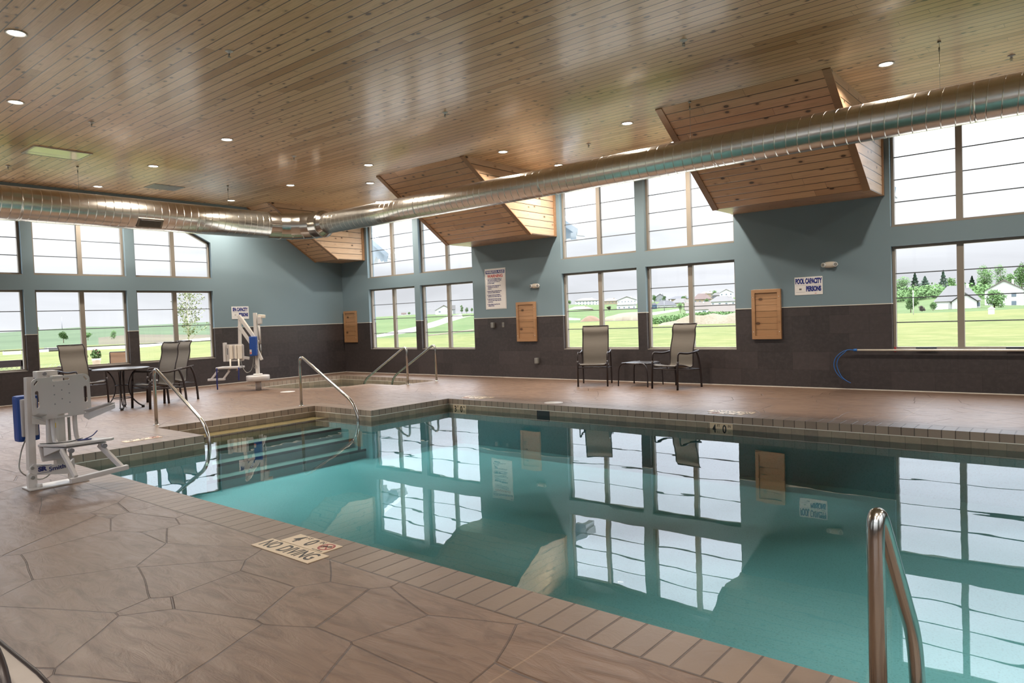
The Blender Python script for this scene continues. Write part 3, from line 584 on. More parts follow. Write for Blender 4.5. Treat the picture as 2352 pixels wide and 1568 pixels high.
for i,(x,y,r) in enumerate([(XL,-7.484,RB),(XL,-4.6,RB),(XL,-10.6,RB),(12.05,YR,RS),(15.167,YR,RS),(18.,YR,RS)]):
    h=MB(); h.cyl(dd((x,y,DZ+r-.004)),dd((x,y,HC_-.001)),.0028,M['wire'],seg=6); h.cyl(dd((x,y,HC_-.02)),dd((x,y,HC_-.0005)),.02,M['wire'],seg=12); h.cyl(dd((x,y,HC_-.12)),dd((x,y,HC_-.07)),.009,M['wire'],seg=8); h.build('hanger_wire',dct)
# ------------------------------------------------------------------ ceiling fittings
LIGHTS=[(8.226,-10.05),(5.758,-9.38),(5.796,-6.506),(3.185,-6.525),(.62,-6.53),(5.81,-3.644),(3.175,-3.64),(.71,-3.646),(4.441,-2.494),(8.239,-2.51),(10.817,-2.49),(14.53,-2.45),(8.253,-.8),(10.79,-.75),(2.693,-.8)]
LLAB=['recessed downlight at the left edge, topmost','recessed downlight at the left edge, second from top','recessed downlight midway across the left ceiling','recessed downlight just above the grey ceiling vent','recessed downlight at far left above the duct','recessed downlight beyond the middle, above the pair over the elbow','recessed downlight above the duct elbow, left of the pair','recessed downlight nearest the far left corner above the duct','recessed downlight beside the top of the middle soffit','recessed downlight right of the middle pine soffit','recessed downlight left of the large right soffit','large recessed downlight right of the right soffit','recessed downlight peeping above the duct, middle bay','recessed downlight tucked between right soffit and duct','recessed downlight peeping above the duct, left bay']
XTRA_FILL=[(16.9,-2.45),(19.2,-2.45),(16.,-13.4),(18.8,-13.4),(19.3,-6.5),(19.3,-9.4),(5.7,-13.4),(2.6,-13.2),(16.6,-11.4),(19.2,-12.)]  # unseen downlights added to brighten the room
def lamp(x,y,label,en=1.):
    t=empty('ceiling_downlight',(x,y,HC_),0,label,'ceiling light','recessed ceiling downlights')
    a=MB(); a.lathe((0,0,0),[(.098,-.001),(.098,-.008),(.088,-.012),(.076,-.006),(.074,-.001)],M['whitem'],36); a.build('trim_ring',t)
    a=MB(); a.lathe((0,0,0),[(.0005,-.004),(.074,-.004),(.074,-.003),(.0005,-.003)],M['lamp'],32); a.build('lamp_lens',t)
    l=bpy.data.lights.new('downlight','AREA'); l.shape='DISK'; l.size=.14; l.energy=LAMP_W*en; l.color=(1.,.91,.78); l.spread=math.radians(150)
    o=bpy.data.objects.new('light_source',l); COL.objects.link(o); o.parent=t; o.location=(0,0,-.02)
LAMP_W=26.
for (x,y),lb in zip(LIGHTS,LLAB): lamp(x,y,lb)
for i,(x,y) in enumerate(XTRA_FILL): lamp(x,y,'added recessed downlight over the unseen part of the room, for extra light')
SPR=[((13.019,-5.026),'sprinkler head at the top right centre of the ceiling'),((15.764,-1.62),'sprinkler head at the far right above the duct'),((9.249,-8.349),'sprinkler head in the upper left part of the ceiling'),((9.647,-1.823),'sprinkler head between the two large soffits'),((9.245,-5.01),'sprinkler head at the centre of the ceiling'),((5.432,-8.365),'sprinkler head on the left ceiling above the hatch'),((1.633,-8.372),'sprinkler head at the left edge above the duct'),((5.516,-5.089),'sprinkler head left of the centre above a downlight')]
SP0=None
for (x,y),lb in SPR:
    if SP0 is None:
        t=SP0=empty('sprinkler_head',(x,y,HC_),0,lb,'sprinkler','ceiling sprinkler heads')
        a=MB(); a.lathe((0,0,0),[(.042,-.0005),(.042,-.006),(.02,-.012),(.012,-.03)],M['whitem'],20); a.build('escutcheon',t)
        a=MB(); a.cyl((0,0,-.028),(0,0,-.05),.008,M['wire'],seg=8); a.tube([(-.012,0,-.03),(-.016,0,-.045),(0,0,-.062),(.016,0,-.045),(.012,0,-.03)],.003,M['wire'],6); a.build('frame_arm',t)
        a=MB(); a.lathe((0,0,-.064),[(.003,0),(.018,-.001),(.018,-.003),(.003,-.004)],M['wire'],16); a.build('deflector',t)
    else:
        t=copy_tree(SP0); t.location=(x,y,HC_); t['label']=lb
t=empty('access_hatch',(3.16,-8.08,HC_),0,'glossy pale access hatch set into the left part of the wooden ceiling','hatch')
a=MB(); a.box(-.3,.3,-.4,.4,-.012,-.0005,M['hatch']); a.build('hatch_panel',t,bevel=.003)
a=MB()
for q in ((-.33,-.3,-.43,.43),(.3,.33,-.43,.43),(-.3,.3,-.43,-.4),(-.3,.3,.4,.43)): a.box(*q,-.016,-.0005,M['whitem'])
a.build('hatch_frame',t)
t=empty('ceiling_vent',(1.35,-5.5,HC_),0,'grey rectangular air vent on the wooden ceiling above the left duct','vent')
a=MB(); a.box(-.26,.26,-.32,.32,-.01,-.0005,M['grey']); a.build('vent_frame',t,bevel=.003)
a=MB()
for k in range(24): a.box(-.23,.23,-.29+k*.0245,-.278+k*.0245,-.016,-.01,M['grey'])
a.box(-.23,.23,-.006,.006,-.018,-.01,M['grey']); a.build('vent_louvres',t)
# ------------------------------------------------------------------ things on the walls
def wood_vent(xc,z0,z1,w,label,rows):
    t=empty('wooden_wall_vent',(xc,0,z0),0,label,'wall vent'); h=z1-z0; s=.06
    a=MB(); a.box(-w/2,-w/2+s,-.05,-.001,0,h,M['vent']); a.box(w/2-s,w/2,-.05,-.001,0,h,M['vent']); a.box(-w/2+s,w/2-s,-.05,-.001,0,s,M['vent']); a.box(-w/2+s,w/2-s,-.05,-.001,h-s,h,M['vent']); a.build('frame',t,bevel=.004)
    hh=(h-2*s)/rows
    for k in range(rows):
        a=MB(); z=s+k*hh; a.box(-w/2+s+.001,w/2-s-.001,-.032,-.012,z+.002,z+hh-.002,M['vent']); a.build('board',t,bevel=.003)
    a=MB(); a.box(-w/2+s,w/2-s,-.011,-.001,s,h-s,M['skim']); a.build('back_panel',t)
    for sx in (-1,1):
        for z in (.13,h-.13):
            a=MB(); a.cyl((sx*(w/2-.03),-.053,z),(sx*(w/2-.03),-.049,z),.007,M['whitem'],seg=10); a.build('screw',t)
wood_vent(.335,.848,1.728,.55,'light wooden slatted wall vent in the corner by the spa, narrowest looking',6)
wood_vent(6.675,.835,1.72,.55,'light wooden slatted wall vent beside the warning sign',6)
wood_vent(12.08,.842,1.717,.515,'light wooden slatted wall vent left of the pool capacity sign',7)
def sign(T,u0,u1,z0,z1,name,label,rot):
    c=T((u0+u1)/2,-.001,(z0+z1)/2); t=empty(name,c,rot,label,'sign'); w,h=u1-u0,z1-z0
    a=MB(); a.box(-w/2,w/2,-.005,0,-h/2,h/2,M['signw']); a.build('sign_plate',t,bevel=.0015); return t,w,h
RX=(PI/2,0,0)
t,w,h=sign(TB,12.568,13.024,1.589,1.893,'pool_capacity_sign','white sign reading POOL CAPACITY 44 PERSONS in dark blue letters',0)
text_mesh('lettering','POOL CAPACITY',.118,M['signb'],t,(0,-.0062,.077),RX,.475,bold=.0065); text_mesh('lettering','PERSONS',.112,M['signb'],t,(.082,-.0062,-.055),RX,.53,bold=.0065); text_mesh('number','44',.045,M['signk'],t,(-.135,-.0062,-.055),RX,.9,bold=.0012)
a=MB(); a.box(-.21,.2,-.0064,-.005,.009,.0115,M['signb']); a.box(-.21,-.06,-.0064,-.005,-.105,-.103,M['signb']); a.box(.1,.13,-.0064,-.005,-.134,-.127,M['signr']); a.build('rule_line',t)
t,w,h=sign(TL,-3.387,-2.927,1.595,1.906,'spa_capacity_sign','white sign reading SPA CAPACITY PERSONS in dark blue letters',PI/2)
text_mesh('lettering','SPA CAPACITY',.118,M['signb'],t,(0,-.0062,.077),RX,.51,bold=.0065); text_mesh('lettering','PERSONS',.112,M['signb'],t,(.082,-.0062,-.055),RX,.53,bold=.0065); text_mesh('number','12',.045,M['signk'],t,(-.135,-.0062,-.055),RX,.9)
a=MB(); a.box(-.21,.2,-.0064,-.005,.009,.0115,M['signb']); a.box(-.21,-.06,-.0064,-.005,-.105,-.103,M['signb']); a.build('rule_line',t)
t,w,h=sign(TB,5.456,6.09,1.595,2.541,'whirlpool_rules_sign','tall white whirlpool rules sign with a red WARNING heading','')if False else sign(TB,5.456,6.09,1.595,2.541,'whirlpool_rules_sign','tall white whirlpool rules sign with a red WARNING heading',0)
a=MB(); a.box(-.29,.29,-.0064,-.005,.355,.43,M['signb']); a.build('header_band',t); text_mesh('lettering','WHIRLPOOL RULES',.072,M['signw'],t,(0,-.0072,.391),RX,.86,bold=.0012); text_mesh('lettering','WARNING',.098,M['signr'],t,(0,-.0062,.295),RX,1.,bold=.002)
z=.235
for blk in (['1. Do not use the whirlpool alone or','   while under the influence of drugs','   or alcohol. See your doctor if','   you have doubts.'],['2. Maximum water temperature is','   controlled for the safety of','   everyone.'],['3. Shower before entering the pool.','   No food or drink in this area.'],['4. Pregnant women and children','   should not use without approval.'],['5. Limit exposure and do not stay','   in the hot water longer than the','   posted time.'],['6. Keep all glass away from the','   whirlpool area.']):
    for ln in blk:
        text_mesh('lettering',ln,.036,M['signb'],t,(-.265,-.0062,z),RX,.86,align='LEFT',bold=.0006); z-=.0345
    z-=.022
a=MB()
for q in ((-.303,-.3,-.46,.46),(.3,.303,-.46,.46)): a.box(q[0],q[1],-.0062,-.005,q[2],q[3],M['greyk'])
a.box(-.3,.3,-.0062,-.005,-.46,-.457,M['greyk']); a.box(-.3,.3,-.0062,-.005,.457,.46,M['greyk']); a.build('border_line',t)
def emerg(x,z,label):
    t=empty('emergency_light',(x,0,z),0,label,'emergency light'); a=MB(); rows=[]
    for i in range(9):
        q=-1+2*i/8; r=math.sqrt(max(0,1-abs(q)**2.4)); rows.append([(q*.125,-.03-.035*r*math.cos(b),.002+.052*(r*.92+.08)*math.sin(b)) for b in [2*PI*k/20 for k in range(20)]])
    a.grid(rows,M['emerg'],True); a.box(-.09,.09,-.03,-.001,-.04,.04,M['emerg']); a.build('housing',t)
    for s in (-1,1):
        a=MB(); a.cyl((s*.085,-.045,.004),(s*.098,-.078,.002),.036,M['lens'],seg=20); l=a.build('lamp_head',t)
        a=MB(); a.cyl((s*.0985,-.0785,.002),(s*.099,-.08,.002),.028,M['grey'],seg=20); a.build('reflector',l)
emerg(6.963,2.065,'oval twin-head emergency light right of the whirlpool warning sign'); emerg(13.155,2.068,'oval twin-head emergency light above the pool capacity sign')
def outlet(x,z,h,label,cov=True):
    t=empty('electrical_outlet',(x,0,z),0,label,'outlet'); a=MB(); a.box(-.035,.035,-.006,-.0005,-.057,.057,M['wire']); a.build('cover_plate',t,bevel=.002)
    if cov:
        a=MB(); a.box(-.045,.045,-.07,-.006,-.06,.065,M['grey']); a.build('weather_cover',t,bevel=.012)
    else:
        a=MB(); a.cyl((0,-.011,0),(0,-.006,0),.018,M['greyk'],seg=16); a.build('button',t)
outlet(5.68,1.221,.12,'left one of two grey boxes under the warning sign, with a bulky cover'); outlet(5.967,1.224,.12,'small plate with round button under the warning sign, right of the covered box',False); outlet(6.941,.399,.12,'covered outlet low on the dark tile below the wooden vent')
# rescue pole with blue crook
t=empty('rescue_pole',(13.535,-.07,.652),0,'long silver pole with blue crook hung below the right window','pole')
a=MB(); a.cyl((0,0,0),(6.2,0,0),.016,M['pole'],seg=14); a.build('pole_tube',t)
a=MB(); a.cyl((-.03,0,0),(.02,0,0),.022,M['bluehose'],seg=14); a.build('sleeve',t)
for dx,dy in ((0,0),(.05,-.012)):
    a=MB(); a.tube(smoothpath([(-.02,dy,0),(-.12,dy,.003),(-.22+dx,dy,-.04),(-.31+dx,dy,-.13),(-.34+dx,dy,-.245),(-.31+dx,dy,-.36),(-.24+dx*.6,dy,-.45),(-.16+dx*.3,dy,-.505),(-.085,dy,-.54)]),.006,M['bluehose'],8); a.build('crook_tube',t)
for x in (.57,2.7,5.):
    a=MB(); a.box(x-.012,x+.012,.018,.065,-.03,.05,M['redtie']); a.box(x-.006,x+.006,-.02,.065,-.022,-.017,M['redtie']); a.build('wall_hook',t)
for x in (1.0,2.15):
    a=MB(); a.box(x-.14,x+.14,.02,.06,.02,.045,M['skim']); a.build('clip_pad',t)
# ------------------------------------------------------------------ handrails
def rail(name,pts,label,rad,r=.0242,group=None):
    base=Vector(pts[0]); t=empty(name,base,0,label,'handrail',group)
    P=fillet([Vector(p)-base for p in pts],rad,8); a=MB(); a.tube(P,r,M['steel'],18); a.build('rail_tube',t)
    a=MB(); a.lathe((0,0,0),[(.045,.0008),(.045,.006),(.032,.014),(.025,.016)],M['steel'],24); a.build('floor_flange',t)
rail('pool_handrail',[(5.965,-7.91,0),(5.965,-7.91,.86),(7.36,-7.91,.15),(7.5,-7.91,-.05),(7.5,-7.91,-.62)],'stainless steel pool handrail nearest the white lift, at the left side of the steps',[0,.16,.12,.12,0])
rail('pool_handrail',[(6.07,-5.535,0),(6.07,-5.535,.88),(7.46,-5.535,.15),(7.59,-5.535,-.05),(7.59,-5.535,-.62)],'stainless steel pool handrail at the far side of the entry steps',[0,.16,.12,.12,0])
rail('spa_handrail',[(4.97,-2.115,0),(4.97,-2.115,.86),(3.56,-2.115,.1),(3.42,-2.115,-.08),(3.42,-2.115,-.7)],'stainless steel spa handrail nearer the pool',[0,.16,.12,.12,0])
rail('spa_handrail',[(4.97,-1.245,0),(4.97,-1.245,.86),(3.56,-1.245,.1),(3.42,-1.245,-.08),(3.42,-1.245,-.7)],'stainless steel spa handrail nearer the windows',[0,.16,.12,.12,0])
rail('ladder_handrail',[(16.01,-10.08,0),(16.01,-10.08,.775),(16.045,-9.70,.2),(16.05,-9.66,-.1),(16.05,-9.66,-.75)],'stainless steel grab rail standing in the right foreground',[0,.13,.1,.1,0],.026)
# ------------------------------------------------------------------ depth markers
def marker(name,cx,cy,num,rz,label,nodive=True,z=.0006,two=True):
    t=empty(name,(cx,cy,z),rz,label,'depth marker')
    a=MB(); a.box(-.225,.225,.0,.152,0,.004,M['mtile']); a.build('number_tiles',t,bevel=.001)
    text_mesh('numeral',num,.155,M['signk'],t,(-.14,.076,.0042),(0,0,0),.75,bold=.0028,depth=.0006); text_mesh('numeral','0',.155,M['signk'],t,(.0,.076,.0042),(0,0,0),.75,bold=.0028,depth=.0006)
    text_mesh('lettering','FT',.05,M['signk'],t,(-.078,.12,.0042),(0,0,0),.9,depth=.0006); text_mesh('lettering','IN',.05,M['signk'],t,(.065,.12,.0042),(0,0,0),.9,depth=.0006)
    a=MB(); a.lathe((.152,.085,.004),[(.056,.0),(.056,.0008),(.044,.0008),(.044,.0)],M['mred'],32,caps=False)
    for s in (-1,1):
        a.prism([(.152-.036*s-.007,.085-.036,.0045),(.152-.036*s+.007,.085-.036,.0045),(.152+.036*s+.007,.085+.036,.0045),(.152+.036*s-.007,.085+.036,.0045)],(0,0,.0007),M['mred'])
    a.build('prohibition_ring',t)
    a=MB(); a.tube([(.122,.078,.0045),(.14,.09,.0045),(.165,.088,.0045),(.185,.1,.0045)],.004,M['signk'],6); a.cyl((.118,.072,.0045),(.118,.072,.0052),.007,M['signk'],seg=10); a.build('diver_symbol',t)
    text_mesh('lettering','NO DIVING',.02,M['signk'],t,(.152,.014,.0042),(0,0,0),1.,depth=.0005)
    if two:
        a=MB(); a.box(-.305,.305,-.158,-.006,0,.004,M['mtile']); a.build('warning_tiles',t,bevel=.001)
        text_mesh('lettering','NO',.15,M['signk'],t,(-.2,-.082,.0042),(0,0,0),.62,bold=.002,depth=.0006); text_mesh('lettering','DIVING',.15,M['signk'],t,(.09,-.082,.0042),(0,0,0),.68,bold=.002,depth=.0006)
marker('deck_depth_marker',12.72,-9.997,'4',0,'cream deck tiles reading 4 FT 0 IN NO DIVING on the near pool edge')
marker('deck_depth_marker',8.15,-3.39,'3',PI,'deck depth marker glinting behind the far left pool corner, near the 3 FT wall tile')
marker('deck_depth_marker',12.75,-3.39,'4',PI,'deck depth marker glinting above the 4 FT wall tile')
marker('deck_depth_marker',7.25,-8.62,'3',PI/2,'deck depth marker glinting on the deck beyond the white lift footrest',two=False)
def lid(x,y,label):
    t=empty('skimmer_lid',(x,y,.0006),0,label,'skimmer lid'); a=MB(); a.lathe((0,0,0),[(.001,.004),(.13,.004),(.13,0)],M['whitem'],32); a.build('cover_disc',t); a=MB(); a.lathe((0,0,0),[(.15,.0),(.15,.003),(.134,.003)],M['whitem'],32,caps=False); a.build('outer_ring',t)
lid(9.87,-3.43,'round white skimmer lid in the deck above the skimmer opening'); lid(3.5,-4.15,'round white lid in the deck near the spa edge')
def walltile(x,num,label):
    t=empty('wall_depth_marker',(x,-3.691,-.1765),0,label,'depth marker'); a=MB(); a.box(-.155,.155,-.005,-.0005,-.078,.078,M['mtile']); a.build('tile_plate',t)
    text_mesh('numeral',num,.15,M['signk'],t,(-.095,-.0055,0),RX,.72,bold=.003); text_mesh('numeral','0',.15,M['signk'],t,(.045,-.0055,0),RX,.72,bold=.003)
    text_mesh('lettering','FT',.05,M['signk'],t,(-.035,-.0055,.045),RX,.8); text_mesh('lettering','IN',.05,M['signk'],t,(.112,-.0055,.045),RX,.8)
walltile(8.035,'3','waterline tiles reading 3 FT 0 IN at the far left pool corner'); walltile(12.768,'4','waterline tiles reading 4 FT 0 IN on the far pool wall')
# ------------------------------------------------------------------ furniture
def sling_chair(name='sling_chair',high=True,sl='sling',fr='brown'):
    t=empty(name); S=M[sl]; F=M[fr]; w=.255; W=.285; k=1. if high else .82
    prof=[(.29,.425),(.24,.438),(.12,.428),(.0,.402),(-.09,.378),(-.145,.378),(-.185,.41),(-.198,.48),(-.205,.6*k+.03*(1-k)),(-.232,.75*k),(-.272,.88*k),(-.29,.97*k),(-.29,1.05*k),(-.305,1.1*k),(-.34,1.155*k)]
    P=smoothpath([(0,y,z) for y,z in prof],4)
    a=MB(); rows=[]
    for x in (-w,-w*.5,0,w*.5,w): rows.append([(x,p.y,p.z-.012*(1-(x/w)**2)) for p in P])
    a.grid(rows,S); rows=[[(v[0],v[1]-.003,v[2]-.004) for v in r] for r in rows]; a.grid(rows,S); a.build('sling',t)
    for s in (-1,1):
        a=MB(); a.tube([(s*w,p.y,p.z) for p in P],.011,F,10); a.build('side_rail',t)
    a=MB(); a.cyl((-w,P[-1].y,P[-1].z),(w,P[-1].y,P[-1].z),.011,F,seg=10); a.build('top_rail',t)
    a=MB(); a.cyl((-w,.275,.415),(w,.275,.415),.011,F,seg=10); a.build('front_rail',t)
    for s in (-1,1):
        a=MB(); a.tube(fillet([(s*W,.30,.0),(s*W,.285,.42),(s*W,.27,.5)],.1),.023,F,10,flat=.7); a.build('front_leg',t)
        a=MB(); a.tube(fillet([(s*W,.27,.5),(s*W,.265,.655),(s*W,-.05,.622),(s*(W+.005),-.33,.668)],[0,.1,.12,0],8),.018,F,10,flat=.6); a.build('armrest',t)
        a=MB(); a.tube(smoothpath([(s*W,-.27,.655),(s*W,-.335,.5),(s*W,-.375,.28),(s*W,-.395,.0)],5),.022,F,10,flat=.7); a.build('rear_leg',t)
        a=MB(); a.tube([(s*W,.29,.36),(s*W,.0,.345),(s*W,-.36,.33)],.01,F,8); a.tube(smoothpath([(s*w,-.1,.37),(s*(w+.01),-.13,.335),(s*W,-.2,.332)],4),.008,F,8); a.build('side_stretcher',t)
    a=MB(); a.cyl((-W,.285,.36),(W,.285,.36),.01,F,seg=8); a.build('cross_stretcher',t); a=MB(); a.cyl((-W,-.365,.33),(W,-.365,.33),.01,F,seg=8); a.build('cross_stretcher',t)
    return t
def face_dir(dx,dy): return math.atan2(dy,dx)-PI/2
c0=sling_chair(); c0.location=(8.955,-.80,0); c0.rotation_euler.z=face_dir(.42,-.9); tag(c0,'high-back sling chair standing straight in front of the window, left of the small side table','chair')
c1=copy_tree(c0); c1.location=(10.66,-.77,0); c1.rotation_euler.z=face_dir(-.2,-.98); c1['label']='high-back sling chair right of the small side table, turned slightly toward it'
ca=copy_tree(c0); ca.location=(1.36,-7.26,0); ca.rotation_euler.z=face_dir(.967,.254); ca['label']='high-back sling chair left of the round table, partly behind the white pool lift'
cb=copy_tree(c0); cb.location=(3.42,-6.78,0); cb.rotation_euler.z=face_dir(.12,-.99); cb['label']='high-back sling chair right of the round table, nearer of the two side by side'
cc=copy_tree(c0); cc.location=(2.68,-6.2,0); cc.rotation_euler.z=face_dir(.12,-.99); cc['label']='high-back sling chair behind the nearer one right of the round table'
t=empty('side_table',(9.83,-.55,0),-.03,'small low dark side table between the two chairs under the window','side table')
a=MB(); a.box(-.27,.27,-.25,.25,.43,.445,M['tabletop']); a.build('table_top',t,bevel=.006)
a=MB()
for y in (-.25,.25): a.cyl((-.27,y,.425),(.27,y,.425),.012,M['brown'],seg=8)
for x in (-.27,.27): a.cyl((x,-.25,.425),(x,.25,.425),.012,M['brown'],seg=8)
a.build('rim_frame',t)
for x in (-1,1):
    for y in (-1,1):
        a=MB(); a.tube(smoothpath([(x*.15,y*.27,.44),(x*.24,y*.27,.425),(x*.3,y*.275,.34),(x*.315,y*.28,.18),(x*.32,y*.285,0)],5),.016,M['brown'],10,flat=.7); a.build('leg',t)
t=empty('round_table',(3.05,-7.22,0),.35,'round dark patio table with curved legs between the left sling chairs','table')
a=MB(); a.lathe((0,0,0),[(.001,.7),(.445,.7),(.46,.708),(.46,.722),(.445,.728),(.001,.728)],M['tabletop'],56); a.build('table_top',t)
for k in range(4):
    b=PI/2*k+PI/4; cx_,sx_=math.cos(b),math.sin(b); a=MB()
    for q in (-.028,.028):
        P=[(.27,.7),(.2,.66),(.135,.55),(.105,.42),(.115,.3),(.165,.17),(.25,.07),(.315,.03)]
        a.tube(smoothpath([(r*cx_-q*sx_,r*sx_+q*cx_,z) for r,z in P],5),.010,M['brown'],10)
    a.build('leg',t)
    a=MB(); a.cyl((.32*cx_,.32*sx_,0),(.32*cx_,.32*sx_,.04),.026,M['black'],seg=14); a.build('foot_pad',t)
a=MB()
for r,z in ((.11,.42),(.16,.19)): a.tube([(r*math.cos(2*PI*k/32),r*math.sin(2*PI*k/32),z) for k in range(33)],.007,M['brown'],8,caps=False)
a.build('ring_stretcher',t)
# chaise corner in the foreground
t=empty('sling_chaise',(13.93,-12.155,0),0,'pale sling lounge chair cut off at the bottom left corner of the photo','chair')
a=MB(); rows=[]
for y in (.31,.15,0,-.15,-.31): rows.append([(x,y,z-.012*(1-(y/.31)**2)) for x,z in ((-.75,.42),(-.4,.415),(0,.415),(.3,.42),(.38,.415),(.44,.395))])
a.grid(rows,M['palesling']); a.grid([[(v[0],v[1],v[2]-.004) for v in r] for r in rows],M['palesling']); a.build('sling',t)
for s in (-1,1):
    a=MB(); a.tube([(-.75,s*.315,.422),(-.4,s*.315,.417),(0,s*.315,.417),(.3,s*.315,.422),(.38,s*.315,.415),(.45,s*.315,.395)],.006,M['brown'],10); a.build('side_rail',t)
    a=MB(); a.tube(fillet([(-.3,s*.19,.415),(-.28,s*.19,.62),(.57,s*.17,.595),(.60,s*.17,.30),(.60,s*.17,0)],[0,.1,.16,.1,0],8),.016,M['brown'],12); a.build('armrest',t)
    a=MB(); a.cyl((-.6,s*.29,.41),(-.66,s*.29,0),.015,M['brown'],seg=10); a.build('rear_leg',t)
a=MB(); a.cyl((.44,-.31,.39),(.44,.31,.39),.011,M['brown'],seg=10); a.cyl((.60,-.17,.3),(.60,.17,.3),.011,M['brown'],seg=10); a.cyl((.44,.0,.38),(.60,0,.3),.011,M['brown'],seg=10); a.build('cross_stretcher',t)
# ------------------------------------------------------------------ pool lift in the foreground (seat faces +X)
def rrect(w,h,r,n=6):
    P=[]
    for cx_,cy_,a0 in ((w/2-r,h/2-r,0),(-w/2+r,h/2-r,90),(-w/2+r,-h/2+r,180),(w/2-r,-h/2+r,270)):
        for k in range(n+1):
            a=math.radians(a0+90*k/n); P.append((cx_+r*math.cos(a),cy_+r*math.sin(a)))
    return P
def slab_holes(mb,outer,holes,f,th,m,mi=None):
    """panel in a local plane: f(u,v,d)->3D ; holes are recessed through openings"""
    rings=[[Vector((x,y,0)) for x,y in outer]]+[[Vector((x,y,0)) for x,y in h[::-1]] for h in holes]; fp=[p for r in rings for p in r]
    for t_ in tessellate_polygon(rings):
        mb.face([f(fp[i].x,fp[i].y,0) for i in t_],m); mb.face([f(fp[i].x,fp[i].y,th) for i in t_][::-1],m)
    for r in [outer]+holes:
        n=len(r)
        for i in range(n): a_,b_=r[i],r[(i+1)%n]; mb.face([f(*a_,0),f(*b_,0),f(*b_,th),f(*a_,th)],m)
lift=empty('pool_lift',(9.16,-10.2,0),0,'white pool access lift with a flat plastic seat in the left foreground','pool lift')
Q=lambda x,y,z:(x-9.16,y+10.2,z)
a=MB(); a.box(9.07-9.16,9.29-9.16,-10.46+10.2,-9.98+10.2,.001,.014,M['whitem']); a.build('base_plate',lift,bevel=.004)
a=MB(); a.prism([Q(9.16,-10.445,.012),Q(9.16,-10.375,.012),Q(9.16,-10.375,.13),Q(9.16,-10.40,.16),Q(9.16,-10.42,.16),Q(9.16,-10.445,.13)],(.05,0,0),M['whitem']); br=a.build('mast_bracket',lift,bevel=.004)
a=MB(); a.cyl(Q(9.14,-10.41,.105),Q(9.222,-10.41,.105),.016,M['grey'],seg=14); a.cyl(Q(9.14,-10.41,.19),Q(9.222,-10.41,.19),.014,M['grey'],seg=14); a.cyl(Q(9.24,-10.37,.01),Q(9.24,-10.37,.045),.022,M['whitem'],seg=16); a.cyl(Q(9.24,-10.05,.01),Q(9.24,-10.05,.045),.022,M['whitem'],seg=16); a.build('pivot_bolt',br)
a=MB(); a.obox=None
def beam(p,q,w,h,m,name,parent,up=(0,0,1),bev=.006):
    p,q=Vector(p),Vector(q); e=(q-p).normalized(); s=e.cross(Vector(up)).normalized(); u=s.cross(e); mb=MB()
    L=(q-p).length; mb.box(0,L,-w/2,w/2,-h/2,h/2,m,lambda a_,b_,c_:tuple(p+e*a_+s*b_+u*c_)); return mb.build(name,parent,bevel=bev)
beam(Q(9.17,-10.405,.17),Q(9.12,-10.372,1.0),.06,.075,M['whitem'],'lift_arm',lift,up=(1,0,0))
# lower mast plate with lettering, column and gusset
a=MB(); a.prism([Q(9.17,-10.43,.2),Q(9.17,-10.40,.225),Q(9.17,-10.13,.17),Q(9.17,-10.07,.22),Q(9.17,-10.07,.03),Q(9.17,-10.12,.03),Q(9.17,-10.12,.085),Q(9.17,-10.40,.125),Q(9.17,-10.43,.15)],(.045,0,0),M['whitem']); pl=a.build('lower_link',lift,bevel=.004)
text_mesh('lettering','SR',.052,M['navy'],pl,Q(9.2185,-10.335,.168),(PI/2,0,PI/2),1.15,bold=.003); text_mesh('lettering','Smith',.052,M['navy'],pl,Q(9.2185,-10.215,.160),(PI/2,-.06,PI/2),1.15,bold=.001)
a=MB(); a.box(.0575,.0582,-.175,-.06,.196,.199,M['navy']); a.box(.0575,.0582,-.175,-.06,.133,.136,M['navy']); a.build('logo_line',pl)
beam(Q(9.14,-10.165,.1),Q(9.14,-10.16,1.0),.085,.09,M['whitem'],'column',lift,up=(1,0,0))
beam(Q(9.22,-10.245,.235),Q(9.22,-10.235,.72),.09,.06,M['whitem'],'actuator_housing',lift,up=(1,0,0),bev=.012)
a=MB(); a.box(-.0,.002,-.012,.012,.53,.575,M['yellow'],lambda x,y,z:(9.253-9.16+x,-.03+y,z)); a.build('warning_label',lift)
beam(Q(9.12,-10.07,.02),Q(9.12,-10.07,.6),.02,.02,M['grey'],'guide_rod',lift,up=(1,0,0),bev=.003)
a=MB(); a.box(8.98-9.16,9.10-9.16,-10.30+10.2,-10.13+10.2,.98,1.045,M['whitem']); hd=a.build('head_block',lift,bevel=.01)
a=MB(); a.cyl(Q(9.1,-10.24,1.02),Q(9.115,-10.24,1.02),.016,M['greyk'],seg=14); a.build('head_bolt',hd)
a=MB(); a.box(8.9-9.16,9.04-9.16,-10.455+10.2,-10.28+10.2,.41,.83,M['bluecover']); a.build('battery_cover',lift,bevel=.03)
a=MB(); a.box(9.03-9.16,9.07-9.16,-10.43+10.2,-10.3+10.2,.46,.80,M['white']); a.build('battery_box',lift,bevel=.01)
a=MB(); a.tube(smoothpath([Q(9.06,-10.40,.45),Q(9.02,-10.44,.3),Q(9.08,-10.46,.15),Q(9.1,-10.3,.06),Q(9.12,-10.14,.2)],6),.006,M['grey'],8); a.build('power_cable',lift)
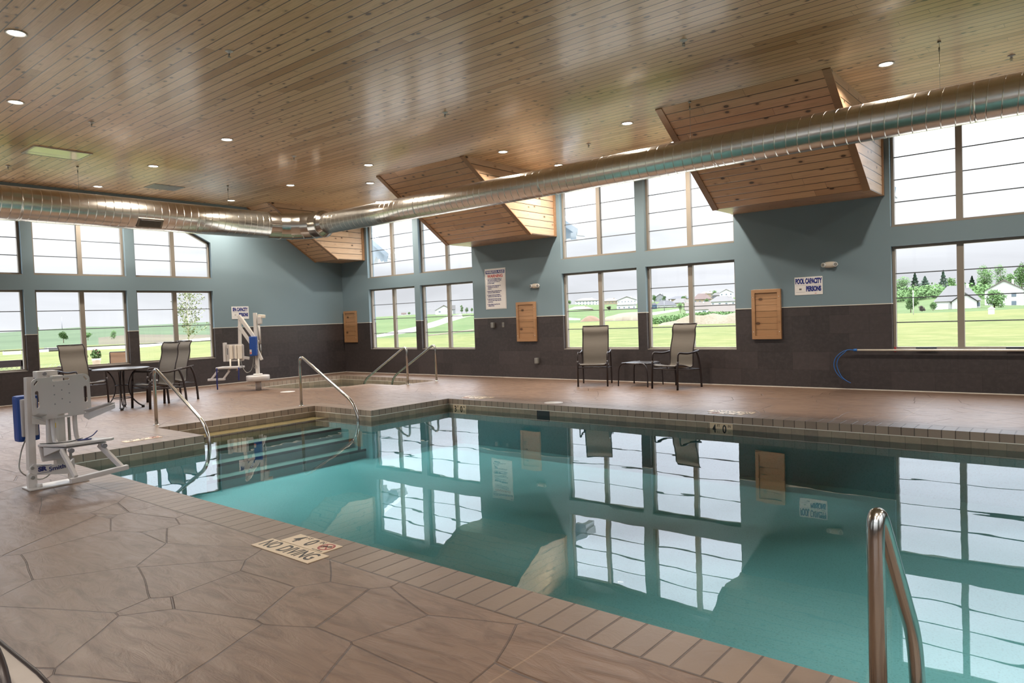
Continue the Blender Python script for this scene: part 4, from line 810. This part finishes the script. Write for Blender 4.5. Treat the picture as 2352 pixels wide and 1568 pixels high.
# seat back panel with grip slots
bw,bh=.47,.375; yc,zc=-10.175,.812; tl=.08
f=lambda u,v,d:Q(9.315-d-(v)*.02,yc+u,zc+v+u*.03)
def slot(cx_,cy_,w,h,r=.014,ang=0):
    P=rrect(w,h,min(r,w/2-.0005,h/2-.0005),4); c_,s_=math.cos(ang),math.sin(ang); return [(cx_+x*c_-y*s_,cy_+x*s_+y*c_) for x,y in P]
a=MB(); holes=[slot(-.195,-.0,.03,.15),slot(.195,.0,.03,.15),slot(0,.155,.14,.022),slot(0,-.163,.09,.016),slot(-.2,.145,.05,.016,ang=.9),slot(.2,.145,.05,.016,ang=-.9),slot(-.19,-.15,.05,.016,ang=-.9),slot(.195,-.15,.05,.016,ang=.9)]
slab_holes(a,rrect(bw,bh,.05),holes,f,.014,M['white']); sb=a.build('seat_back',lift)
a=MB()
for i,(u,v) in enumerate([(-.06,.105),(.06,.105),(0,.06),(-.06,.025),(.06,.025),(0,-.02),(-.06,-.06),(.06,-.06)]): a.cyl(f(u,v,-.0008),f(u,v,0.001),.006,M['greyk'],seg=10)
a.build('drain_hole',sb)
for y in (-10.255,-10.075):
    a=MB(); a.tube(fillet([Q(9.29,y+.01,.95),Q(9.285,y,.55),Q(9.315,y-.0,.40),Q(9.52,y,.385)],[0,.2,.08,0],8),.019,M['white'],14); a.build('seat_tube',lift)
a=MB(); P=[Q(9.30,-10.385,.385),Q(9.62,-10.30,.40),Q(9.67,-10.28,.40),Q(9.67,-9.91,.40),Q(9.64,-9.88,.40),Q(9.32,-9.965,.385)]
a.prism(P,(0,0,.022),M['white']); a.prism([Q(9.31,-10.36,.375),Q(9.6,-10.28,.375),Q(9.6,-9.93,.375),Q(9.33,-9.98,.375)],(0,0,.012),M['white']); st_=a.build('seat_board',lift,bevel=.006)
a=MB(); a.tube(smoothpath([Q(9.33,-10.37,.415),Q(9.45,-10.3,.418),Q(9.5,-10.2,.418),Q(9.46,-10.08,.43)],5),.012,M['black'],8,flat=.3); a.tube([Q(9.52,-10.13,.425),Q(9.6,-10.06,.43)],.022,M['navy'],8,flat=.3); a.tube(smoothpath([Q(9.56,-10.1,.43),Q(9.58,-10.04,.455),Q(9.56,-9.99,.49)],5),.012,M['navy'],8,flat=.4); a.build('seat_strap',lift)
for y in (-10.25,-9.985):
    a=MB(); a.cyl(Q(9.675,y,.368),Q(9.71,y,.366),.021,M['greyk'],seg=20); a.build('knob',lift)
for y0,y1,n in ((-10.30,-10.28,0),(-10.0,-9.90,0)):
    beam(Q(9.62,y0,.372),Q(9.86,y1,.16),.03,.042,M['white'],'footrest_arm',lift)
beam(Q(9.868,-10.325,.137),Q(9.868,-9.865,.172),.055,.04,M['white'],'footrest_bar',lift)
a=MB(); a.prism([Q(9.36,-10.36,.30),Q(9.6,-10.30,.38),Q(9.36,-10.36,.385)],(0,.03,0),M['white']); a.prism([Q(9.3,-10.36,.25),Q(9.3,-10.2,.25),Q(9.3,-10.15,.385),Q(9.3,-10.38,.385)],(.03,0,0),M['white']); a.build('seat_bracket',lift,bevel=.004)
for s,y0 in ((-1,-10.37),(1,-9.945)):
    a=MB(); yt=y0+s*.10+(.02 if s>0 else -.02); P=[Q(9.31,y0-s*.06,.625),Q(9.31,y0+s*.0,.66),Q(9.56,yt,.685 if s<0 else .715),Q(9.56,yt,.645 if s<0 else .70),Q(9.36,y0-s*.04,.60)]
    a.prism(P,(0,0,-.022),M['white']); a.prism([Q(9.31,y0-s*.02,.64),Q(9.56,yt,.69 if s<0 else .72),Q(9.55,yt-s*.05,.70 if s<0 else .725),Q(9.31,y0-s*.07,.66)],(0,0,.01),M['white']); a.build('armrest',lift)
# ------------------------------------------------------------------ spa lift by the far left window
ux,uy=.77,.638; BX,BY=2.447,-4.191
l2=empty('spa_lift',(BX,BY,0),0,'white spa lift with mast, folding arm and blue battery cover by the far left wall','pool lift')
V=lambda u,z,d=0.:(ux*u+uy*d,uy*u-ux*d,z)     # d towards the pool
a=MB(); a.cyl(V(0,0),V(0,.24),.062,M['whitem'],seg=20); a.build('base_post',l2)
a=MB(); a.lathe((0,0,0),[(.001,.205),(.235,.205),(.245,.215),(.245,.31),(.235,.325),(.001,.325)],M['white'],44); a.build('turntable_disc',l2)
a=MB(); a.lathe((0,0,0),[(.001,.325),(.095,.325),(.1,.332),(.1,.35),(.09,.36),(.001,.36)],M['whitem'],32); a.build('collar',l2)
beam(V(0,.35),V(0,1.685),.07,.07,M['whitem'],'mast',l2,up=(ux,uy,0))
beam(V(.1,1.60),V(.1,1.44),.09,.08,M['white'],'actuator_motor',l2,up=(ux,uy,0),bev=.015); beam(V(.06,1.62),V(.22,1.60),.06,.07,M['emerg'],'motor_housing',l2,bev=.015)
a=MB(); a.cyl(V(.075,1.46),V(.085,1.02),.022,M['whitem'],seg=14); a.cyl(V(.085,1.05),V(.095,.66),.012,M['steel'],seg=12); a.build('actuator_rod',l2)
for z0,z1 in ((1.64,.98),(1.42,.74)): beam(V(-.35,z0,.045),V(.02,z1+.1,.045),.03,.07,M['whitem'],'lift_link',l2); 
beam(V(-.34,1.62,-.045),V(.04,1.02,-.045),.03,.06,M['emerg'],'lift_link',l2)
beam(V(.02,.9,.05),V(.12,.66,.05),.03,.06,M['whitem'],'bell_crank',l2)
beam(V(-.335,1.66),V(-.37,.70),.055,.06,M['whitem'],'hanger_arm',l2,up=(ux,uy,0))
a=MB(); a.box(-.075,.075,-.05,.05,-.21,.21,M['bluecover'],lambda x,y,z:V(-.03+x,.965+z,.10+y)); bc=a.build('battery_cover',l2,bevel=.02)
a=MB(); a.box(-.022,.022,0,.006,-.05,.05,M['white'],lambda x,y,z:V(-.075+x,.845+z,.152+y)); a.box(-.016,.016,.006,.009,-.035,-.01,M['signr'],lambda x,y,z:V(-.075+x,.845+z,.152+y)); a.build('control_panel',bc)
a=MB(); f2=lambda u,v,d:V(-.49+u,.835+v,-.0+d); slab_holes(a,rrect(.43,.37,.04),[slot(-.15,.03,.03,.15),slot(.15,.03,.03,.15),slot(0,-.14,.12,.02)],f2,.016,M['white']); sb=a.build('seat_back',l2)
for u,w in ((-.545,.07),(-.44,.045),(-.355,.10)): beam(V(u,1.0,.035),V(u,.70,.035),w,.04,M['emerg'],'back_block',l2,up=(uy,-ux,0),bev=.01)
beam(V(-.68,1.06,.02),V(-.685,.65,.02),.05,.11,M['white'],'armrest_panel',l2,up=(uy,-ux,0)); beam(V(-.27,.725,.05),V(-.15,.705,.05),.045,.06,M['white'],'arm_hinge',l2)
for u in (-.565,-.38):
    a=MB(); a.tube(fillet([V(u,.70,.06),V(u,.50,.06),V(u-.06,.45,.05)],.05),.017,M['emerg'],12); a.build('seat_tube',l2)
a=MB(); a.box(-.25,.25,-.2,.16,-.02,.02,M['white'],lambda x,y,z:V(-.60+x,.515+z,.0+y)); a.build('seat_board',l2,bevel=.012)
for u0,u1 in ((-.83,-.985),(-.57,-.72)): beam(V(u0,.46,.1),V(u1,.27,.1),.03,.04,M['white'],'footrest_arm',l2)
beam(V(-1.05,.268,.1),V(-.68,.272,.1),.06,.045,M['white'],'footrest_bar',l2)
for u,zb in ((-.82,.055),(-.345,.24)):
    a=MB(); a.tube(smoothpath([V(u+.0,.52,.17),V(u,.40,.18),V(u-.005,.2+zb*.3,.18),V(u,zb,.18)],4),.016,M['navy'],8,flat=.35); a.build('seat_strap',l2)
a=MB(); a.tube(smoothpath([V(-.33,.66,.07),V(-.30,.52,.07),V(-.22,.40,.07),V(-.12,.44,.07),V(-.06,.6,.08),V(-.05,.76,.08)],6),.007,M['grey'],8); a.tube([V(-.03+.03*math.cos(b),.52+.04*math.sin(b),.05) for b in [2*PI*k/20 for k in range(21)]],.004,M['grey'],6); a.build('power_cable',l2)
# ------------------------------------------------------------------ outdoors
cols=OUT['cols']; CX,CY,CH=16.5447,-12.4779,1.38
def interp(x,xs,ys):
    if x<=xs[0]: return ys[0]
    for i in range(1,len(xs)):
        if x<=xs[i]: return ys[i-1]+(ys[i]-ys[i-1])*(x-xs[i-1])/(xs[i]-xs[i-1])
    return ys[-1]
def terr(b,d): return interp(b,[c[0] for c in cols],[interp(d,[p[0] for p in c[1]],[p[1] for p in c[1]]) for c in cols])
def terrxy(x,y):
    d=math.hypot(x-CX,y-CY); return terr(math.degrees(math.atan2(x-CX,y-CY)),d)
bs=[-140+i*2.5 for i in range(17)]+[-98+i for i in range(0,100)]+[3+i*4 for i in range(24)]
bs=sorted(set([b for b in bs]+[c[0] for c in cols if -98<c[0]<3]))
ds=[12.5,16,20,25,30,36,44,52,60,66,70,73,77,80,84,90,96,100,105,114,120,130,140,150,166,180,200,230,262,300,343,380,430,500,600,725,900,1200,1500,2200]
g=MB(); base=0; rows=[]
for b in bs:
    r=[]
    for d in ds:
        x,y=CX+d*math.sin(math.radians(b)),CY+d*math.cos(math.radians(b)); r.append((x,y,-1.6 if (x>-5.5 and y<5.5) else terr(b,d)))
    rows.append(r)
idx={k:g.mat(M[k]) for k in ('meadow','crop','hill','soil')}
g.grid(rows,M['meadow'])
fi=0
for i in range(len(bs)-1):
    for j in range(len(ds)-1):
        b=bs[i]; d=ds[j]; k='meadow'
        if b<-60:
            if d>=150: k='crop'
            elif d>=100 and b>-70: k='soil' if d<150 else 'crop'
            elif d>=96: k='crop' if b<-70 else 'soil'
        elif b<-40:
            if d>=70: k='hill'
        elif b<-18:
            if d>=150: k='hill'
        elif d>=130: k='hill'
        g.mi[fi]=idx[k]; fi+=1
tag(g.build('ground',doublesided=True),kind='structure')
mb=MB(); mb.box(-6.5,-.23,YS-6,6.5,-.16,-.06,M['patio']); mb.box(-.23,XE+6.5,.23,6.5,-.16,-.06,M['patio']); mb.box(XE+.21,XE+6.5,YS-6,.23,-.16,-.06,M['patio']); mb.box(-.23,XE+.21,YS-6,YS-.23,-.16,-.06,M['patio']); tag(mb.build('ground_patio'),kind='structure')  # patio on the left; pale apron on other sides added to bounce light indoors
for nm,(up,lo) in OUT['strips'].items():
    a=MB(); rows=[]
    for r in (lo,up): rows.append([(p[0],p[1],p[2]+.12) for p in r])
    # subdivide along
    R2=[[],[]]
    for k in (0,1):
        for i in range(len(rows[k])-1):
            for q in range(4):
                t_=q/4; x=rows[k][i][0]*(1-t_)+rows[k][i+1][0]*t_; y=rows[k][i][1]*(1-t_)+rows[k][i+1][1]*t_; R2[k].append((x,y,terrxy(x,y)+.08))
        x,y,_=rows[k][-1]; R2[k].append((x,y,terrxy(x,y)+.08))
    mid=[tuple((Vector(p)+Vector(q))/2) for p,q in zip(*R2)]; mid=[(x,y,terrxy(x,y)+.08) for x,y,z in mid]
    a.grid([[(p[0],p[1],p[2]-.9) for p in R2[0]],R2[0],mid,R2[1]],M['sand'] if nm in ('grass_path','gravel_lot') else M['road']); tag(a.build('ground_'+nm,doublesided=True),kind='structure')
# houses
def house(x,y,z,w,he,ht,yaw,ty,wc,rc,label):
    t=empty('house',(x,y,z),yaw,label,'house',None if ty in('garage','front2') else 'far subdivision houses')
    W,R=M['h_'+wc],M['h_'+rc]; d=w*.75 if ty!='side' else w*.5; h2=w/2; o=.04*w
    a=MB(); a.box(-h2,h2,0,d,-1.2,he,W)
    if ty in('front','front2','gable'):   # gable end towards viewer
        a.prism([(-h2,0,he),(h2,0,he),(0,0,ht)],(0,d,0),W)
    if ty=='side': a.prism([(-h2,0,he),(-h2,d,he),(-h2,d/2,ht)],(w,0,0),W)
    a.build('wall',t); a=MB()
    if ty in('hip','garage'):
        r0=[(-h2-o,-o,he),(h2+o,-o,he),(h2+o,d+o,he),(-h2-o,d+o,he)]; rl=w*.22; p,q=(-rl,d/2,ht),(rl,d/2,ht)
        a.face([r0[0],r0[1],q,p],R); a.face([r0[1],r0[2],q],R); a.face([r0[2],r0[3],p,q],R); a.face([r0[3],r0[0],p],R); a.face(r0[::-1],R)
    elif ty=='side':
        a.prism([(-h2-o,-o,he-.1),(-h2-o,d/2,ht+.05),(-h2-o,d+o,he-.1),(-h2-o,d/2,ht+.3)],(w+2*o,0,0),R)
    else:
        a.prism([(-h2-o,-o,he-.15),(0,-o,ht),(h2+o,-o,he-.15),(0,-o,ht+.3)],(0,d+2*o,0),R)
    rf=a.build('roof',t)
    if ht-he>1.4:
        a=MB(); a.box(w*.2,w*.26,d*.4,d*.5,he,ht+.3,W); a.build('chimney',rf)
    nw=max(1,int(w/3.2)); hw_=min(1.,he*.3)
    if ty=='garage': return t
    for lv in ([.5] if he<4.3 else [.25,.72]):
        for k in range(nw):
            cx_=-h2+w*(k+.5)/nw; a=MB(); a.box(cx_-.5,cx_+.5,-.06,.02,he*lv-hw_/2,he*lv+hw_/2,M['hwin']); a.build('house_window',t)
    return t
for i,h in enumerate(OUT['houses']):
    t=house(*h)
    if h[7]=='garage':
        w,he,ht=h[3],h[4],h[5]; W=M['h_white']; R=M['h_grey2']
        a=MB(); a.prism([(-w*.12,-1.5,-.3),(w*.42,-1.5,-.3),(w*.42,-1.5,he*.92),(w*.15,-1.5,he*1.75),(-w*.12,-1.5,he*.92)],(0,3,0),W); a.build('garage_wing',t)
        a=MB(); a.prism([(-w*.17,-1.9,he*.86),(w*.15,-1.9,he*1.8),(w*.47,-1.9,he*.86),(w*.15,-1.9,he*1.95)],(0,4.5,0),R); a.build('garage_roof',t)
        for x0,x1 in ((-.40,-.2),(-.02,.32)):
            a=MB(); yy=-.08 if x0<-.3 else -1.58; a.box(w*x0,w*x1,yy,yy+.06,0,he*.72,M['hdoor']); a.build('garage_door',t)
        a=MB(); a.box(w*.43,w*.49,-.06,0,he*.4,he*.8,M['hwin']); a.build('house_window',t)
# leaves
def leafcloud(a,c,rx,rz,n,s,m,rnd,shape='ball'):
    for _ in range(n):
        if shape=='cone':
            h=rnd.random()**.8; r=(1-h)*rx*(.55+.45*rnd.random())*(1+.25*math.sin(h*38)); r*=1.35; b=rnd.random()*2*PI; p=Vector((c[0]+r*math.cos(b),c[1]+r*math.sin(b),c[2]+h*rz))
        else:
            v=Vector((rnd.gauss(0,1),rnd.gauss(0,1),rnd.gauss(0,1))).normalized()*(.5+.5*rnd.random()); p=Vector((c[0]+v.x*rx,c[1]+v.y*rx,c[2]+v.z*rz))
        u=Vector((rnd.gauss(0,1),rnd.gauss(0,1),rnd.gauss(0,1))).normalized(); w=u.orthogonal().normalized(); ss=s*(.6+.8*rnd.random())
        a.face([p-u*ss,p-w*ss*.6,p+u*ss,p+w*ss*.6],m)
def tree(x,y,z,h,w,kind,label,seed):
    rnd=random.Random(seed); t=empty('tree',(x,y,z),rnd.random()*6,label,'tree','distant trees and shrubs'); m=M[{'broad':'leaf','spruce':'spruce','dark':'darkleaf'}[kind]]
    a=MB(); a.cyl((0,0,-.6),(0,0,h*.75),max(.05,w*.05),M['bark'],max(.02,w*.015),8); a.build('trunk',t); a=MB()
    if kind=='spruce': leafcloud(a,(0,0,h*.06),w*.5,h*.95,1300,w*.075,m,rnd,'cone')
    else:
        nb=9
        for k in range(nb):
            b=rnd.random()*2*PI; r=w*.26*rnd.random()**.5; zz=h*(.25+.6*rnd.random()); q=w*(.2+.14*rnd.random()); leafcloud(a,(r*math.cos(b)*1.25,r*math.sin(b)*1.25,zz),q*1.1,min(q,h*.24),130,w*.05,m,rnd)
        leafcloud(a,(0,0,h*.52),w*.42,h*.42,420,w*.05,m,rnd)
        leafcloud(a,(0,0,h*.9),w*.14,h*.1,60,w*.03,m,rnd)
    a.build('crown',t,doublesided=True); return t
for i,q in enumerate(OUT['trees']): tree(*q,100+i)
ms=OUT['misc']
x,y,z,w,h=ms['mound']; a=MB(); rows=[]
for i in range(10):
    q=i/9; rows.append([(x+w*.62*(1-q)*math.cos(b)*(1+.12*math.sin(3*b)),y+w*.5*(1-q)*math.sin(b),z-.2+(h+.2)*math.sin(q*PI/2)+.06*math.sin(5*b+i)) for b in [2*PI*k/24 for k in range(24)]])
a.grid(rows,M['dirt'],True); tag(a.build('dirt_mound'),'brown conical dirt mound at the edge of the meadow seen left of the window mullion','dirt mound')
rb=ms['rubble']; a=MB(); top=rb[-1]; R1=[];R2=[];R3=[]; rnd=random.Random(5)
for i in range(len(rb)-2):
    for q in range(8):
        t_=q/8; p=Vector(rb[i])*(1-t_)+Vector(rb[i+1])*t_; hh=(i*8+q)/32; e=Vector((-.26,.97,0)); zz=-.15+(1.05*min(1,hh*2.6)+.10*math.sin(hh*23)+.05*rnd.random())
        R1.append((p.x,p.y,-.3)); R2.append(tuple(Vector((p.x,p.y,zz*.75))+e*2.+Vector((0,0,.05*rnd.random())))); R3.append(tuple(Vector((p.x,p.y,zz))+e*5))
a.grid([R1,R2,R3,[(p[0]-1.3,p[1]+5,-.3) for p in R3]],M['sand']); tag(a.build('rubble_bank',doublesided=True),'long pale bank of rubble across the meadow behind the right-hand sling chair','rubble')
a=MB(); rnd=random.Random(8); sc=ms['scrub']
for i in range(len(sc)-1):
    for q in range(9):
        t_=q/9; p=Vector(sc[i])*(1-t_)+Vector(sc[i+1])*t_; leafcloud(a,(p.x,p.y,p.z+.1),.75,p[3]*.5 if len(p)>3 else .6,150,.12,M['leaf'],rnd)
tag(a.build('scrub_hedge',doublesided=True),'green strip of wild scrub behind the pale rubble bank','scrub',kind='stuff')
a=MB(); rnd=random.Random(18); hs=ms['hillscrub']
for i in range(len(hs)-1):
    for q in range(10):
        t_=q/10; p=Vector(hs[i])*(1-t_)+Vector(hs[i+1])*t_; r=1.6+2.2*rnd.random(); leafcloud(a,(p.x+rnd.gauss(0,2),p.y+rnd.gauss(0,6),p.z+r*.4),r*1.3,r,110,.5,M['leaf'],rnd)
tag(a.build('hill_shrubs',doublesided=True),'band of low green shrubs on the hillside between the spruces and the houses','shrubs',kind='stuff')
def post(name,x,y,z,h,r,m,label,cat,arm=False):
    t=empty(name,(x,y,z),0,label,cat); a=MB(); a.cyl((0,0,-.3),(0,0,h),r,m,seg=10); a.build('pole_shaft',t)
    a=MB(); a.box(-.35 if arm else -r*2,r*2,-r*2,r*2,h,h+.12,m); a.build('pole_head',t); return t
x,y,z,zt=ms['pole']; post('meadow_pole',x,y,z,zt-z,.05,M['whitem'],'thin white pole standing in the meadow before a bushy tree','pole')
x,y,z,zt=ms['lpole']; post('street_lamp',x,y,z,zt-z,.09,M['h_lgrey'],'thin pale street lamp in front of the charcoal roof','street lamp',True)
x,y,z,zt=ms['mast']; t=empty('radio_mast',(x,y,z),0,'thin radio mast on the horizon seen through the left wall','mast'); a=MB(); a.cyl((0,0,-.5),(0,0,zt-z),.2,M['greyk'],.08,8); a.build('mast_shaft',t)
x,y,z=ms['mail']; t=empty('utility_box',(x,y,z),0,'small white peaked utility box in the meadow before the beige-roofed house','utility box'); a=MB(); a.box(-.28,.28,-.2,.2,-.3,.45,M['whitem']); a.build('box_body',t); a=MB(); a.prism([(-.36,-.25,.42),(.36,-.25,.42),(0,-.25,.72)],(0,.5,0),M['whitem']); a.build('box_roof',t)
for k,lb in (('tarp1','large white sheeted panel in the grass seen through the leftmost window'),('tarp2','smaller white sheeted panel behind the left sling chair')):
    p,q,zt=ms[k]; p=Vector(p);q=Vector(q); t=empty('white_panel',p,math.atan2(q.y-p.y,q.x-p.x),lb,'panel'); L=(q-p).length; a=MB(); a.box(0,L,0,.1,0,zt-p.z,M['whitem']); a.build('sheet_panel',t)
    a=MB()
    for u in (.05,L-.05): a.cyl((u,-.06,-.3),(u,-.06,zt-p.z+.1),.03,M['grey'],seg=8)
    a.build('panel_post',t)
# sapling
x,y,z,zt=ms['sapling']; H_=zt-z; rnd=random.Random(3); t=empty('sapling',(x,y,z),0,'thin young tree with sparse pale leaves outside the left wall','tree'); a=MB(); br=MB(); lf=MB()
a.tube(smoothpath([(0,0,-.2),(.02,.01,H_*.3),(-.02,0,H_*.6),(.03,0,H_*.98)],5),[.035]*8+[.02]*8,M['palebark'],8) if False else a.cyl((0,0,-.2),(.02,0,H_*.98),.032,M['palebark'],.01,8); a.build('trunk',t)
for k in range(34):
    b=rnd.random()*2*PI; h0=H_*(.25+.6*rnd.random()); L=(.5+.95*rnd.random())*(1.15-.55*h0/H_); e=Vector((math.cos(b)*.78,math.sin(b)*.78,.62)).normalized(); p0=Vector((0,0,h0)); p1=p0+e*L; br.tube([p0,p0+e*L*.5+Vector((0,0,.03)),p1],.007,M['palebark'],5)
    for q in range(16):
        p=p0+e*L*(.35+.75*rnd.random())+Vector((rnd.gauss(0,.08),rnd.gauss(0,.08),rnd.gauss(0,.08))); leafcloud(lf,p,.04,.04,2,.038,M['pale'],rnd)
br.build('branches',t); lf.build('leaves',t,doublesided=True)
# patio things
pc=sling_chair('patio_chair',False,'rattan','brown'); pc.location=(-2.3,-5.12,-.06); pc.rotation_euler.z=face_dir(-.9,.3); tag(pc,'tan sling patio chair outside, seen through the window left of the round table top','chair')
p2=copy_tree(pc); p2.location=(-2.4,-6.45,-.06); p2.rotation_euler.z=face_dir(-.75,-.65); p2['label']='tan sling patio chair outside, just left of the inside left sling chair'
p3=copy_tree(pc); p3.location=(-2.2,-3.9,-.06); p3.rotation_euler.z=face_dir(-.9,.3); p3['label']='tan sling patio chair outside, mostly hidden behind the right sling chairs'
def planter(x,y,r,h,label,seed):
    t=empty('flower_planter',(x,y,-.06),0,label,'planter'); a=MB(); a.lathe((0,0,0),[(r*.6,0),(r*.95,h*.9),(r*1.08,h*.9),(r*1.08,h),(r*.9,h),(r*.85,h*.93)],M['pot'],28); a.build('pot',t); rnd=random.Random(seed); a=MB(); leafcloud(a,(0,0,h+.1),r*1.25,.14,300,.03,M['leaf'],rnd); a.build('foliage',t,doublesided=True); a=MB(); leafcloud(a,(0,0,h+.16),r*1.2,.1,60,.018,M['flower'],rnd); a.build('blossoms',t,doublesided=True)
planter(-3.22,-5.36,.095,.78,'larger cream planter with pink flowers on the patio',1); planter(-3.34,-5.60,.065,.75,'smaller cream planter with flowers at the left of the larger one',2)
t=empty('patio_fence',(-3.2,-6.98,-.06),0,'dark rail fence with chain-link mesh outside the leftmost window','fence')
a=MB(); a.box(-.04,.04,-4.5,.0,.70,.86,M['brown']); a.build('top_rail',t)
for y in (0,-2.2,-4.4):
    a=MB(); a.box(-.04,.04,y-.04,y+.04,0,.84,M['brown']); a.build('fence_post',t)
a=MB()
for k in range(-8,46):
    y=-k*.1; a.tube([(0,y,.05),(0,y-.65,.70)],.003,M['grey'],4,False); a.tube([(0,y-.65,.05),(0,y,.70)],.003,M['grey'],4,False)
a.build('chain_link_mesh',t)
t=empty('drain_pipe',(-55.2,9.9,-.2),1.25,'low grey pipe section lying in the grass beside the smaller white panel','pipe')
a=MB(); rows=[[(x,r*math.cos(b),.2+r*math.sin(b)) for b in [2*PI*k/20 for k in range(20)]] for x,r in ((-.7,.16),(-.7,.2),(1.6,.2),(1.6,.16),(-.7,.16))]; a.grid(rows,M['h_grey'],True); a.build('pipe_wall',t)
a=MB(); a.box(-.3,-.15,-.22,.22,-.15,.03,M['bark']); a.box(1.,1.15,-.22,.22,-.15,.03,M['bark']); a.build('support_block',t)
# exterior gable ends of the dormer roofs, with scalloped bracket
for k,(xt,lb) in enumerate(((.98,'pale grey gable eave with scalloped bracket outside the left window bay'),(7.5,'pale grey gable eave with scalloped bracket outside the middle window bay'),(13.95,'pale grey gable eave outside the right window bay'))):
    t=empty('gable_eave',(xt,.9,3.2),0,lb,'roof eave')
    a=MB(); a.prism([(0,0,0),(-2.,0,1.36),(-2.,0,1.50),(0.03,0,.14)],(0,.35,0),M['siding']); a.box(-.17,-.02,-.01,.34,-.09,.07,M['siding']); a.build('fascia_board',t)
    a=MB(); P=[(-.17,.08,-.09),(-.17,.08,.12),(-1.9,.08,1.27),(-1.9,.08,.6)]
    q=[(-.55,-.02+.0),(-.5,.06),(-.42,.02),(-.38,-.05),(-.3,-.02),(-.24,-.09)]
    a.prism([(-.17,.08,-.06),(-.17,.08,.10),(-1.9,.08,1.28),(-1.9,.08,-.1),(-.75,.08,-.1)]+[(-.62,.08,.12),(-.55,.08,.02),(-.47,.08,.03),(-.40,.08,-.06),(-.30,.08,-.04)],(0,.14,0),M['siding']); a.build('gable_panel',t)
# ------------------------------------------------------------------ sky
w=bpy.data.worlds.new('overcast_sky'); bpy.context.scene.world=w; w.use_nodes=True; t=w.node_tree; t.nodes.clear(); N=t.nodes.new; L=t.links.new
o=N('ShaderNodeOutputWorld'); bg=N('ShaderNodeBackground'); tc=N('ShaderNodeTexCoord'); sp=N('ShaderNodeSeparateXYZ'); L(tc.outputs['Generated'],sp.inputs[0])
el=N('ShaderNodeValToRGB'); L(sp.outputs[2],el.inputs[0]); e=el.color_ramp.elements
SK=[(0.,(.31,.315,.33)),(.05,(.295,.30,.32)),(.12,(.40,.415,.44)),(.22,(.82,.87,.96)),(.45,(1.75,1.88,2.1)),(1.,(4.5,4.8,5.3))]
while len(e)<len(SK): e.new(.5)
for i,(p,c) in enumerate(SK): e[i].position=p; e[i].color=(c[0]/4,c[1]/4,c[2]/4,1)
mp=N('ShaderNodeMapping'); mp.inputs['Scale'].default_value=(1.5,1.5,9.); L(tc.outputs['Generated'],mp.inputs[0]); nz=N('ShaderNodeTexNoise'); nz.inputs['Scale'].default_value=1.6; nz.inputs['Detail'].default_value=6; nz.inputs['Distortion'].default_value=.6; L(mp.outputs[0],nz.inputs['Vector'])
mr=N('ShaderNodeMapRange'); mr.inputs[1].default_value=.35; mr.inputs[2].default_value=.65; mr.inputs[3].default_value=.84; mr.inputs[4].default_value=1.14; L(nz.outputs[0],mr.inputs[0])
mx=N('ShaderNodeMix'); mx.data_type='RGBA'; mx.blend_type='MULTIPLY'; mx.inputs[0].default_value=1.; L(el.outputs[0],mx.inputs[6]); L(mr.outputs[0],mx.inputs[7]); L(mx.outputs[2],bg.inputs[0]); bg.inputs[1].default_value=4.*SKY; L(bg.outputs[0],o.inputs[0])
# ------------------------------------------------------------------ camera
cam=bpy.data.cameras.new('camera'); co=bpy.data.objects.new('camera',cam); COL.objects.link(co); bpy.context.scene.camera=co
yaw,pitch,roll=CAMR
fw=Vector((math.sin(yaw)*math.cos(pitch),math.cos(yaw)*math.cos(pitch),-math.sin(pitch))); rr=Vector((math.cos(yaw),-math.sin(yaw),0)); uu=rr.cross(fw)
r2=rr*math.cos(roll)-uu*math.sin(roll); u2=uu*math.cos(roll)+rr*math.sin(roll)
Mx=Matrix((( r2.x,u2.x,-fw.x,CX),(r2.y,u2.y,-fw.y,CY),(r2.z,u2.z,-fw.z,CH),(0,0,0,1))); co.matrix_world=Mx
cam.sensor_width=36; cam.sensor_fit='HORIZONTAL'; cam.lens=1619.292/2352*36; cam.clip_start=.05; cam.clip_end=4000
sc_=bpy.context.scene; sc_.view_settings.view_transform='Standard'; sc_.view_settings.look='None'; sc_.view_settings.exposure=EXPO; sc_.view_settings.gamma=1.; sc_.view_settings.use_curve_mapping=False
sc_.cycles.max_bounces=10; sc_.cycles.diffuse_bounces=5; sc_.cycles.glossy_bounces=5; sc_.cycles.transparent_max_bounces=16; sc_.cycles.transmission_bounces=6; sc_.cycles.caustics_reflective=False; sc_.cycles.sample_clamp_indirect=6.
